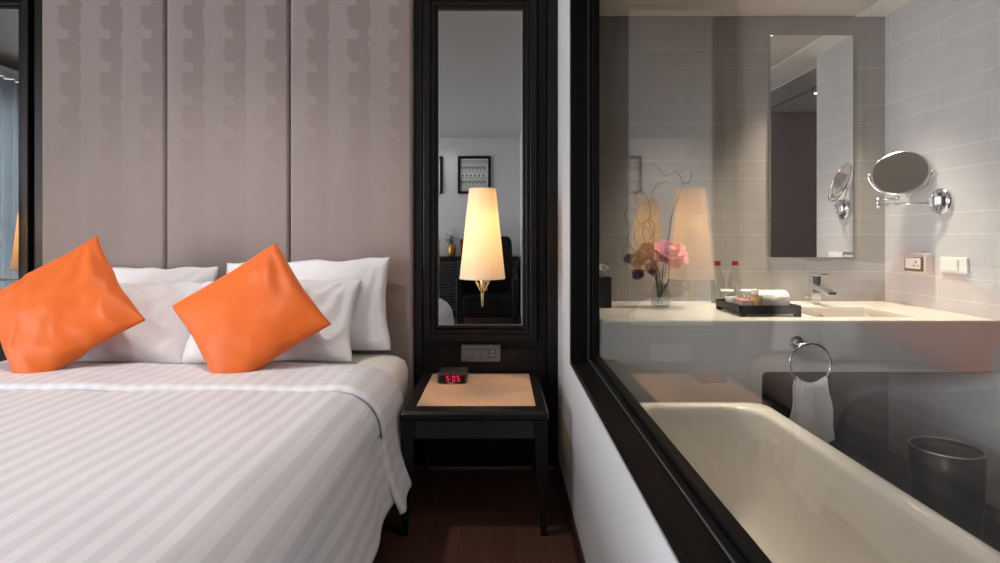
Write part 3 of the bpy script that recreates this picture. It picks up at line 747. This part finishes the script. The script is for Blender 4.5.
# bathtub
tb = thing('bathtub', (.70, 1.3, BZF), 'white built-in bathtub with rounded rim behind the glass pane', 'bathtub')
X0, X1, Y0, Y1, ZR = .400, .995, .40, 2.122, .537
A = [(0, 0, 0, 0, .07, BZF), (0, 0, 0, 0, .07, .49), (0, 0, 0, 0, .07, ZR-.012), (.004, .004, .004, .004, .068, ZR-.003), (.012, .012, .012, .012, .062, ZR),
     (.048, .050, .05, .040, .12, ZR), (.056, .058, .058, .047, .125, ZR-.004), (.062, .064, .064, .052, .125, ZR-.014),
     (.068, .072, .10, .062, .125, .40), (.078, .088, .16, .080, .13, .25), (.095, .115, .22, .10, .14, .165), (.13, .15, .27, .14, .12, .135), (.20, .21, .38, .24, .06, .128)]
g = G(); g.loft([rrect(X0+a, X1-b, Y0+c, Y1-d, r, z, 10) for a, b, c, d, r, z in A], cap1=True)
g.build('shell', M['acrylic'], tb, smooth=True)
G().tube([(.70, 1.80, .128), (.70, 1.80, .134)], .03, 24).build('drain', M['chrome'], tb, smooth=True)

# bin
bn = thing('waste_bin', (1.690, 2.125, BZF), 'round black waste bin with a chrome rim under the vanity', 'bin')
cx, cy = 1.690, 2.125
G().lathe([(.104, BZF+.0005), (.108, BZF+.01), (.117, .36), (.113, .36), (.104, .06), (.0, .058)], (cx, cy, 0), 48, cap0=True).build('body', M['black_gloss'], bn, smooth=True)
G().tube([(cx+.115*math.cos(2*PI*k/60), cy+.115*math.sin(2*PI*k/60), .362) for k in range(60)], .0035, 8, closed=True).build('rim', M['steel'], bn, smooth=True)
G().lathe([(.1135, .345), (.104, .340), (.102, .336)], (cx, cy, 0), 48).build('inner_ring', M['black_plastic'], bn, smooth=True)

# towel ring and towel
tr = thing('towel_ring', (1.165, FY+.004, .70), 'chrome towel ring mounted on the vanity front', 'towel ring')
px, pz = (798-VX)*2.17/F, H-(343-VY)*2.17/F
G().tube([(px, FY+.004, pz), (px, FY-.006, pz), (px, FY-.006, pz), (px, FY-.026, pz)], [.026, .026, .014, .012], 24).build('mount', M['chrome'], tr, smooth=False)
rcx, rcz, RY = (809-VX)*2.16/F, H-(364-VY)*2.15/F, FY-.035
G().tube([(rcx+.079*math.cos(2*PI*k/56), RY, rcz+.079*math.sin(2*PI*k/56)) for k in range(56)], .0045, 10, closed=True).build('ring', M['chrome'], tr, smooth=True)
G().tube([(px, FY-.012, pz), (px+.004, RY, pz-.004), (rcx, RY, rcz+.079)], .006, 8).build('joint', M['chrome'], tr, smooth=True)
zt_ = rcz-.079*.60
def tw(u, v):
    # u across, v from front hem over the ring to the back hem
    wt = .110 + .050*min(1, abs(v-.5)*2.2); x = rcx+.004+(u-.5)*wt
    a = 2*(u-.5)*.105/.16
    base = rcz-math.sqrt(max(0, .079**2-min(.079, abs((u-.5)*.115))**2))
    L = .235
    d = abs(v-.5)*2*L
    z = base+.006-d if d > .012 else base+.006-d*d/.024
    fold = .005*math.sin(u*9+1.0)*(.4+.6*min(1, d/.1)) + .0015*math.sin(u*23)
    y = RY + (-1 if v < .5 else 1)*min(.011, math.sqrt(max(d, 0))*.09) + fold*.55
    if d < .02: z += .0
    return (x + .004*math.sin(z*40), y - (.004 if v < .5 else 0), z)
tg = G().grid(36, 60, tw)
tag(tg.build('hand_towel', M['terry'], smooth=True, solid=.004), 'small grey-white towel hanging through the chrome ring', 'towel')

# vanity mirror
vm = thing('vanity_mirror', (1.565, 2.83, 1.06), 'tall frameless mirror on the tiled wall above the basin', 'mirror')
mx0, mx1, mz0, mz1 = 1.362, 1.778, 1.058, 2.178
G().box(mx0+.0015, mx1-.0015, 2.834, 2.85, mz0+.0015, mz1-.0015).build('backing', M['mirror_edge'], vm)
G().box(mx0, mx1, 2.828, 2.834, mz0, mz1).build('mirror_glass', M['mirror'], vm)

# magnifying mirror
mg = thing('magnifying_mirror', (BX, 2.476, 1.32), 'round chrome magnifying mirror on a swing arm on the tiled side wall', 'mirror')
bc = Vector((BX, 2.476, 1.318))
def discx(r0, prof, c, n=40):
    g = G(); g.loft([[(c.x-dx, c.y+r*math.cos(2*PI*k/n), c.z+r*math.sin(2*PI*k/n)) for k in range(n)] for r, dx in prof]); return g
discx(0, [(.060, 0), (.060, .010), (.055, .018), (.048, .021), (.044, .018), (.0, .018)], bc).build('wall_plate', M['chrome'], mg, smooth=True)
g = G(); g.box(BX-.055, BX-.016, 2.462, 2.490, 1.296, 1.340); g.build('hinge_block', M['chrome'], mg, bevel=.004)
e1 = Vector((1.79, 2.66, 1.316))
G().tube([(BX-.045, 2.476, 1.312), tuple(e1-Vector((0, 0, .004)))], .0055, 12).build('arm', M['chrome'], mg, smooth=True)
g = G().tube([tuple(e1-Vector((0, 0, .020))), tuple(e1+Vector((0, 0, .030)))], .008, 16); g.build('elbow', M['chrome'], mg, smooth=True)
e2 = Vector((1.848, 2.612, 1.338))
G().tube([tuple(e1+Vector((0, 0, .022))), tuple(e2)], .0055, 12).build('arm', M['chrome'], mg, smooth=True)
G().tube([tuple(e2-Vector((0, 0, .010))), tuple(e2+Vector((0, 0, .022)))], .009, 16).build('elbow', M['chrome'], mg, smooth=True)
mr = .112
mc = Vector((1.852, 2.600, 1.457))
Rm = (Matrix.Rotation(D(-44), 3, 'Z') @ Matrix.Rotation(D(67), 3, 'X'))
def tp(x, y, z): return tuple(mc + Rm @ Vector((x, y, z)))
# local: disc lies in x-y plane; normal z; rotating about X by 54 turns +Z toward -Y (camera) and up
n = 56; g = G()
g.loft([[tp(r*math.cos(2*PI*k/n), r*math.sin(2*PI*k/n), z) for k in range(n)] for r, z in ((mr-.006, .006), (mr, .007), (mr+.003, .0), (mr, -.007), (mr-.006, -.006))])
g.build('rim', M['chrome'], mg, smooth=True)
G().loft([[tp(r*math.cos(2*PI*k/n), r*math.sin(2*PI*k/n), z) for k in range(n)] for r, z in ((mr-.005, .0035), (.0001, .0035))]).build('mirror_glass', pbr('magnifier_silver', (.34, .34, .35), 0.0, metal=1.0), mg, smooth=False)
G().loft([[tp(r*math.cos(2*PI*k/n), r*math.sin(2*PI*k/n), z) for k in range(n)] for r, z in ((mr-.005, -.0035), (.0001, -.0035))]).build('rear_mirror_glass', M['mirror'], mg, smooth=False)
# yoke: half ring from the left pivot under the disc to the right pivot
yk = []
xa = Rm @ Vector((1, 0, 0))
for k in range(33):
    a = PI + PI*k/32
    yk.append(tuple(mc + xa*(mr+.012)*math.cos(a) + Vector((0, 0, 1))*(.103)*math.sin(a)))
G().tube(yk, .0042, 8).build('yoke', M['chrome'], mg, smooth=True)
for s in (-1, 1): G().tube([tuple(mc+xa*s*(mr-.002)), tuple(mc+xa*s*(mr+.022))], .005, 10).build('pivot_knob', M['chrome'], mg, smooth=True)

# side-wall sockets
so = thing('wall_socket', (BX, 2.585, 1.0), 'boxed shaver socket with a chrome-edged cover on the side wall', 'socket')
def zz(y, D_): return H-(y-VY)*D_/F
G().box(BX-.042, BX, 2.525, 2.655, .995, 1.085).build('box', M['beige_plastic'], so, bevel=.006)
G().box(BX-.047, BX-.041, 2.530, 2.650, 1.0, 1.080).build('cover', M['chrome'], so, bevel=.003)
sf = G().box(BX-.050, BX-.046, 2.542, 2.638, 1.014, 1.062).build('socket_face', M['beige_plastic'], so, bevel=.001)
g = G()
for yy_, z_, a_, b_ in ((2.570, 1.046, .003, .009), (2.558, 1.028, .006, .003), (2.582, 1.028, .006, .003)): g.box(BX-.0515, BX-.0495, yy_-a_, yy_+a_, z_-b_/1.5, z_+b_/1.5)
g.box(BX-.0505, BX-.0495, 2.536, 2.541, 1.008, 1.068); g.box(BX-.0505, BX-.0495, 2.541, 2.642, 1.0065, 1.0105)
g.build('socket_holes', M['black_plastic'], sf)
sw = thing('light_switch', (BX, 2.405, 1.0), 'flat white rocker switch on the side wall past the boxed socket', 'switch')
G().box(BX-.012, BX, 2.335, 2.478, 1.005, 1.073).build('plate', M['white_plastic'], sw, bevel=.003)
G().box(BX-.016, BX-.011, 2.385, 2.462, 1.015, 1.063).build('rocker', M['white_plastic'], sw, bevel=.002)
G().box(BX-.0165, BX-.0112, 2.376, 2.383, 1.015, 1.063).build('indicator', M['beige_plastic'], sw)

# faucet
fc = thing('faucet', (1.533, 2.74, CT), 'square chrome basin mixer tap at the back of the counter', 'faucet')
G().box(1.512, 1.556, 2.72, 2.765, CT, .972).build('body', M['chrome'], fc, bevel=.003)
g = G(); g.loft([[(1.514, 2.725, .905), (1.554, 2.725, .905), (1.554, 2.725, .938), (1.514, 2.725, .938)], [(1.514, 2.59, .888), (1.554, 2.59, .888), (1.554, 2.59, .905), (1.514, 2.59, .905)]], cap0=True, cap1=True)
g.build('spout', M['chrome'], fc, bevel=.003)
G().box(1.516, 1.552, 2.655, 2.765, .977, .987).build('lever', M['chrome'], fc, bevel=.002)
G().tube([(1.534, 2.742, .970), (1.534, 2.742, .979)], .017, 20).build('cartridge', M['steel'], fc, smooth=True)
G().tube([(1.512, 2.745, .865), (1.490, 2.745, .868)], .004, 10).build('waste_rod', M['chrome'], fc, smooth=True)

# tray with amenities
ty = thing('amenity_tray', (1.10, 2.41, CT), 'black footed tray holding toiletries on the marble counter', 'tray')
tx0, tx1, ty0, ty1 = .975, 1.226, 2.285, 2.54; zb = CT+.012
g = G(); g.box(tx0, tx1, ty0, ty1, zb, zb+.006); g.build('tray_base', M['black_gloss'], ty)
g = G(); zh = CT+.046
g.box(tx0, tx1, ty0, ty0+.007, zb+.0, zh); g.box(tx0, tx1, ty1-.007, ty1, zb, zh); g.box(tx0, tx0+.007, ty0, ty1, zb, zh); g.box(tx1-.007, tx1, ty0, ty1, zb, zh)
g.build('rim', M['black_gloss'], ty, bevel=.0015)
for fx in (tx0, tx1-.022):
    for fy in (ty0, ty1-.022): G().box(fx, fx+.022, fy, fy+.022, CT, zb+.001).build('foot', M['black_gloss'], ty)
ZB = zb+.0065
# rolled towel
def roll(x0, x1, cy, cz, r):
    g = G(); rings = []
    for k in range(25):
        u = k/24; x = x0+(x1-x0)*u; e = min(u, 1-u)
        rr = r*(1-.18*max(0, 1-e*10)**2)
        rings.append([(x, cy+(rr+.0015*math.sin(3*a_+u*9))*math.cos(a_)*1.08, cz+(rr)*math.sin(a_)) for a_ in [2*PI*j/36 for j in range(36)]])
    rings = [[(x0+.004, cy+(p[1]-cy)*s, cz+(p[2]-cz)*s) for p in rings[0]] for s in (.05, .4, .75)] + rings + [[(x1-.004, cy+(p[1]-cy)*s, cz+(p[2]-cz)*s) for p in rings[-1]] for s in (.75, .4, .05)]
    return g.loft(rings)
tag(roll(1.095, 1.222, 2.40, ZB+.0405, .040).build('rolled_towel', M['terry_white'], smooth=True), 'rolled white face towel lying on the black tray', 'towel')
am = thing('lotion_bottle', (1.052, 2.32, ZB), 'small amber bottle with a white cap standing on the tray', 'bottle')
ab = G().lathe([(.013, 0), (.0145, .004), (.0145, .068), (.013, .072)], (1.052, 2.32, ZB), 24, cap0=True, cap1=True).build('body', M['amber'], am, smooth=False, bevel=.001)
G().lathe([(.0142, .071), (.0142, .090), (.012, .092)], (1.052, 2.32, ZB), 24, cap0=True, cap1=True).build('cap', M['white_plastic'], am)
g = G(); g.lathe([(.0147, .012), (.0147, .058)], (1.052, 2.32, ZB), 24); g.build('label', pbr('gold_label', (.80, .50, .16), .5), ab, smooth=True)
am2 = thing('shampoo_bottle', (1.080, 2.335, ZB), 'small sage and cream bottle between the amber bottle and the towel', 'bottle')
G().lathe([(.011, 0), (.012, .003), (.012, .050), (.010, .055)], (1.080, 2.335, ZB), 20, cap0=True, cap1=True).build('body', M['green_card'], am2)
G().lathe([(.0105, .0552), (.0105, .066)], (1.080, 2.335, ZB), 20, cap0=True, cap1=True).build('cap', M['cream_card'], am2)
bx = thing('soap_carton', (1.02, 2.35, ZB), 'grey-blue carton with a dusty red top on the tray', 'carton')
G().box(.990, 1.034, 2.30, 2.40, ZB, ZB+.040).build('body', M['grey_card'], bx, bevel=.001)
G().box(.989, 1.035, 2.299, 2.401, ZB+.040, ZB+.046).build('lid', M['red_card'], bx)
g = G(); g.lathe([(.010, 0), (.010, .0004)], (0, 0, 0), 20, cap1=True)
g.v = [(1.012+p[0], 2.2992-p[2], ZB+.020+p[1]*.45) for p in g.v]; g.build('oval_mark', M['plate_dark'], bx)
cc = thing('sachet_pack', (1.0, 2.46, ZB), 'white folded sachets at the back corner of the tray', 'sachets')
G().box(.985, 1.030, 2.42, 2.440, ZB, ZB+.042).build('sachet', M['cream_card'], cc, bevel=.001)
G().box(.988, 1.033, 2.446, 2.466, ZB, ZB+.046).build('sachet', M['cream_card'], cc, bevel=.001)
tag(G().lathe([(.0, 0), (.017, .001), (.02, .008), (.017, .015), (0, .017)], (1.19, 2.330, ZB+.0), 24).build('soap_bar', M['red_card'], smooth=True), 'round dusty red soap in front of the rolled towel', 'soap')

# water bottles and tumblers
def bottle(x, y, label):
    t = thing('water_bottle', (x, y, CT), label, 'bottle', 'glass water bottles with red caps')
    G().lathe([(.0, .004), (.024, .002), (.029, .008), (.0305, .05), (.029, .075), (.032, .095), (.029, .120), (.018, .150), (.0115, .172), (.0115, .188), (.0145, .190)], (x, y, CT), 32).build('body', M['clear'], t, smooth=True, solid=.0015)
    G().lathe([(.0155, .187), (.0155, .205), (.014, .209)], (x, y, CT), 28, cap0=True, cap1=True).build('cap', M['red_cap'], t)
    G().tube([(x+.0305*math.cos(2*PI*k/40), y+.0305*math.sin(2*PI*k/40), CT+.006) for k in range(40)], .0018, 6, closed=True).build('base_ring', pbr('bottle_foot', (.25, .26, .26), .2) if 'bottle_foot' not in bpy.data.materials else bpy.data.materials['bottle_foot'], t, smooth=True)
    return t
bottle(1.063, 2.75, 'clear glass water bottle with red cap, the one nearer the flower vase')
bottle(1.150, 2.75, 'clear glass water bottle with red cap, the one nearer the tap')
def tumbler(x, y, label):
    t = thing('tumbler', (x, y, CT), label, 'glass', 'upturned drinking glasses')
    G().lathe([(.0, .074), (.024, .075), (.028, .072), (.031, .002)], (x, y, CT), 32).build('bowl', M['clear'], t, smooth=True, solid=.002)
    G().lathe([(.0, .0772), (.027, .0772), (.029, .074), (.0292, .068)], (x, y, CT), 28).build('paper_cap', pbr('paper_cap', (.78, .74, .72), .6) if 'paper_cap' not in bpy.data.materials else bpy.data.materials['paper_cap'], t, smooth=True)
    return t
tumbler(1.072, 2.655, 'upturned drinking glass behind the sachets on the tray')
tumbler(1.165, 2.655, 'upturned drinking glass behind the rolled towel')

# tissue box
tx = thing('tissue_box', (.455, 2.63, CT), 'black cube tissue box with a white tissue beside the window frame', 'tissue box')
G().box(.400, .509, 2.575, 2.685, CT, CT+.141).build('box', M['black_plastic'], tx, bevel=.003)
g = G()
def ts(u, v):
    a = (u-.5)*2; z = CT+.140+.062*v*(1-.35*a*a); 
    return (.468+a*.026*(1+.3*v)+.008*math.sin(v*5+a*2), 2.63+.014*math.sin(u*9+v*3)*v, z)
g.grid(20, 12, ts); g.build('tissue', M['tissue'], tx, smooth=True, solid=.0015)

# vase and flowers
vx, vy = .747, 2.62
tag(G().lathe([(.0, .006), (.036, .003), (.043, .010), (.045, .045), (.036, .085), (.030, .098), (.034, .108)], (vx, vy, CT), 36).build('glass_vase', M['vase_glass'], smooth=True, solid=.0025, origin=(vx, vy, CT)), 'clear glass vase on the counter holding the flowers', 'vase')
def petal(g, c, d, up, L, W, curl, n=8):
    """d: outward direction, up: normal"""
    d = Vector(d).normalized(); up = Vector(up); side = d.cross(up).normalized(); nn = side.cross(d).normalized()
    b = len(g.v)
    for i in range(n+1):
        u = i/n; wd = W*math.sin(PI*min(1, u*.82+.10))**.7
        for j in range(5):
            q = (j-2)/2
            p = Vector(c)+d*L*u*math.cos(curl*u*.5)+nn*(L*.5*math.sin(curl*u)*u + wd*.35*q*q + .003*math.sin(j*5+i*2))+side*q*wd
            g.v.append(tuple(p))
    for i in range(n):
        for j in range(4): g.f.append([b+i*5+j, b+(i+1)*5+j, b+(i+1)*5+j+1, b+i*5+j+1])
pc = Vector(((668-VX)*2.60/F, 2.57, H-(254-VY)*2.60/F))
pe = thing('peony', (pc.x, pc.y, CT+.02), 'large pink peony bloom standing in the glass vase', 'flower')
gA, gB = G(), G()
for lay, (cnt, L, W, tilt, curl) in enumerate(((9, .088, .036, -.25, .5), (9, .084, .034, .2, .7), (8, .070, .030, .6, .9), (7, .052, .026, 1.0, 1.2), (6, .036, .020, 1.25, 1.4))):
    for k in range(cnt):
        a = 2*PI*k/cnt+lay*.5+random.uniform(-.15, .15); tl = tilt+random.uniform(-.15, .15)
        axis = Vector((.15, -.55, .8)).normalized(); e1_ = axis.cross(Vector((1, 0, 0))).normalized(); e2_ = axis.cross(e1_)
        out = e1_*math.cos(a)+e2_*math.sin(a)
        petal(gA if lay < 3 else gB, pc-axis*.01, out*math.cos(tl)+axis*math.sin(tl), axis*math.cos(tl)-out*math.sin(tl), L*random.uniform(.88, 1.1), W, curl)
gA.build('outer_petals', M['pink'], pe, smooth=True, solid=.0012); gB.build('inner_petals', M['pink_pale'], pe, smooth=True, solid=.0012)
G().tube([tuple(pc), (vx+.03, 2.60, CT+.12), (vx-.005, 2.615, CT+.05), (vx-.012, 2.62, CT+.012)], .0035, 8).build('stem', M['stem'], pe, smooth=True)
oc = Vector(((642-VX)*2.60/F, 2.60, H-(262-VY)*2.60/F))
orc = thing('orchid_spray', (vx, vy, CT+.02), 'dark purple orchid spray beside the pink peony', 'flower')
gA, gB = G(), G()
for (dx, dz, s) in ((0, .03, 1), (-.035, -.01, 1), (.03, -.035, .9), (.02, .055, .9), (-.055, .02, .75), (-.02, -.05, .8), (.045, .015, .9)):
    c = oc+Vector((dx, random.uniform(-.02, .02), dz)); ax = Vector((random.uniform(-.5, .5), -1, random.uniform(-.3, .5))).normalized(); a1 = ax.cross(Vector((0, 0, 1))).normalized(); a2 = ax.cross(a1)
    for k in range(5):
        a = 2*PI*k/5+random.random(); out = a1*math.cos(a)+a2*math.sin(a)
        petal(gA if (k+int(s*10)) % 3 else gB, c, out*.85+ax*.5, ax, .052*s, .024*s, .6, 6)
gA.build('petals', M['purple'], orc, smooth=True, solid=.001); gB.build('pale_petals', M['mauve'], orc, smooth=True, solid=.001)
G().tube([tuple(oc), (vx-.03, 2.61, CT+.14), (vx-.004, 2.62, CT+.05), (vx+.01, 2.63, CT+.012)], .0028, 8).build('stem', M['stem'], orc, smooth=True)
cw = thing('willow_twigs', (vx, vy, CT+.02), 'dark curly willow twigs rising from the glass vase', 'twigs')
def P3(px_, py_, d_): return ((px_-VX)*d_/F, d_, H-(py_-VY)*d_/F)
paths = [[(659, 300), (657, 275), (652, 255), (654, 235), (649, 222), (651, 208), (646, 196), (640, 190), (634, 197), (638, 205), (645, 203)],
         [(660, 300), (659, 272), (650, 250), (643, 236), (645, 222), (653, 216), (657, 206), (652, 196), (655, 187), (664, 182), (672, 184)],
         [(660, 300), (655, 270), (643, 262), (635, 252), (628, 240), (630, 228), (625, 216), (629, 207), (634, 212)],
         [(658, 300), (654, 268), (640, 272), (632, 262), (633, 250), (626, 246), (622, 256), (627, 266)],
         [(661, 300), (663, 270), (668, 240), (672, 215), (678, 198), (682, 188), (681, 178), (675, 171), (667, 176), (660, 170), (652, 164), (645, 166)],
         [(681, 180), (686, 184), (691, 178), (690, 170), (684, 168), (680, 173)],
         [(650, 240), (655, 228), (649, 219), (640, 224), (636, 214), (639, 203), (634, 195)],
         [(648, 250), (638, 246), (634, 234), (640, 226), (648, 229), (652, 238)]]
def smooth_path(pts, m=6):
    P_ = [Vector(p) for p in pts]; P_ = [P_[0]]+P_+[P_[-1]]; o = []
    for i in range(1, len(P_)-2):
        for k in range(m):
            t = k/m; a, b, c, d = P_[i-1], P_[i], P_[i+1], P_[i+2]
            o.append(.5*((2*b)+(c-a)*t+(2*a-5*b+4*c-d)*t*t+(3*b-a-3*c+d)*t**3))
    o.append(P_[-2]); return o
for i, p in enumerate(paths):
    pts = []
    for k, q in enumerate(p):
        dd = vy + (.04*math.sin(i*2.1+k*.8) + .02*math.cos(i+k*1.7))*min(1, k/4)
        pts.append(P3(q[0], q[1], dd))
    pts = smooth_path(pts); n_ = len(pts)
    G().tube(pts, [.0022*(1-.6*k/n_)+.0004 for k in range(n_)], 6).build('twig', M['twig'], cw, smooth=True)

# ------------------------------------------------------------------ downlights and light
def downlight(x, y, z, energy, col, label, size=1.9, blend=.8, r=.035, soft=.10, aim=None):
    t = thing('downlight', (x, y, z), label, 'ceiling light')
    G().lathe([(r+.012, 0), (r+.012, -.004), (r, -.006), (r-.002, 0)], (x, y, z), 32).build('trim_ring', M['chrome'], t, smooth=False)
    G().lathe([(r-.002, -.001), (0.0005, -.001)], (x, y, z), 32).build('lens', M['downlight_on'], t)
    l = bpy.data.lights.new('spot_light', 'SPOT'); l.energy = energy; l.color = col; l.spot_size = size; l.spot_blend = blend; l.shadow_soft_size = soft
    o = bpy.data.objects.new('spot_light', l); COL.objects.link(o); o.parent = t; o.location = (0, 0, -.02)
    if aim:
        d = Vector(aim)-Vector((x, y, z)); o.rotation_euler = d.to_track_quat('-Z', 'Y').to_euler()
    return t
WARM = (1, .86, .68)
downlight(.86, 2.50, BZ, 66, WARM, 'round downlight in the bathroom ceiling above the flower vase', 1.15, .7)
downlight(1.50, 2.56, BZ, 108, WARM, 'round downlight in the bathroom ceiling above the basin', 1.35, .8)
downlight(.80, 1.25, BZ, 20, WARM, 'round downlight in the bathroom ceiling above the tub', 2.1)
downlight(2.43, 1.37, BZ-.02, 5, (1, .93, .85), 'round downlight in the dark shower ceiling, seen in the mirror', 2.2)
downlight(-1.25, 1.75, ZC, 60, (1, .93, .86), 'round downlight in the bedroom ceiling above the bed', 2.1, .9, soft=.05)
downlight(-1.05, -2.35, ZC, 18, (1, .95, .9), 'round downlight washing the wall between the framed prints', 1.5, .9, aim=(-.72, -2.85, 1.9))
downlight(-2.6, -.8, ZC, 30, (1, .95, .9), 'added fill downlight, unseen in the bedroom ceiling behind the viewpoint', 2.3, .9)  # unseen fill lamp, added only to brighten the bedroom

# daylight through the window
W = bpy.data.worlds.new('sky'); sc.world = W; W.use_nodes = True
bgn = W.node_tree.nodes['Background']; bgn.inputs[0].default_value = (.92, .95, 1.0, 1); bgn.inputs[1].default_value = 15.0
l = bpy.data.lights.new('window_portal', 'AREA'); l.shape = 'RECTANGLE'; l.size = WZ1-WZ0; l.size_y = WY1-WY0
l.cycles.is_portal = True
o = bpy.data.objects.new('window_portal', l); COL.objects.link(o); o.location = (XL-.09, (WY0+WY1)/2, (WZ0+WZ1)/2); o.rotation_euler = (0, -PI/2, 0)

# ------------------------------------------------------------------ camera
cam = bpy.data.cameras.new('camera'); co = bpy.data.objects.new('camera', cam); COL.objects.link(co)
co.location = (0, 0, H); co.rotation_euler = (PI/2, 0, 0)
cam.sensor_width = 36; cam.lens = F/1000*36; cam.shift_x = -(VX-500)/1000; cam.shift_y = -(281.5-VY)/1000; cam.clip_start = .02
sc.camera = co
sc.view_settings.view_transform = 'Standard'; sc.view_settings.look = 'None'; sc.view_settings.gamma = 1; sc.view_settings.use_curve_mapping = False
sc.view_settings.exposure = 0.45
sc.cycles.use_denoising = True
sc.cycles.sample_clamp_indirect = 6
sc.cycles.max_bounces = 10; sc.cycles.diffuse_bounces = 4; sc.cycles.glossy_bounces = 5; sc.cycles.transparent_max_bounces = 16
sc.cycles.caustics_refractive = False; sc.cycles.blur_glossy = 0.5
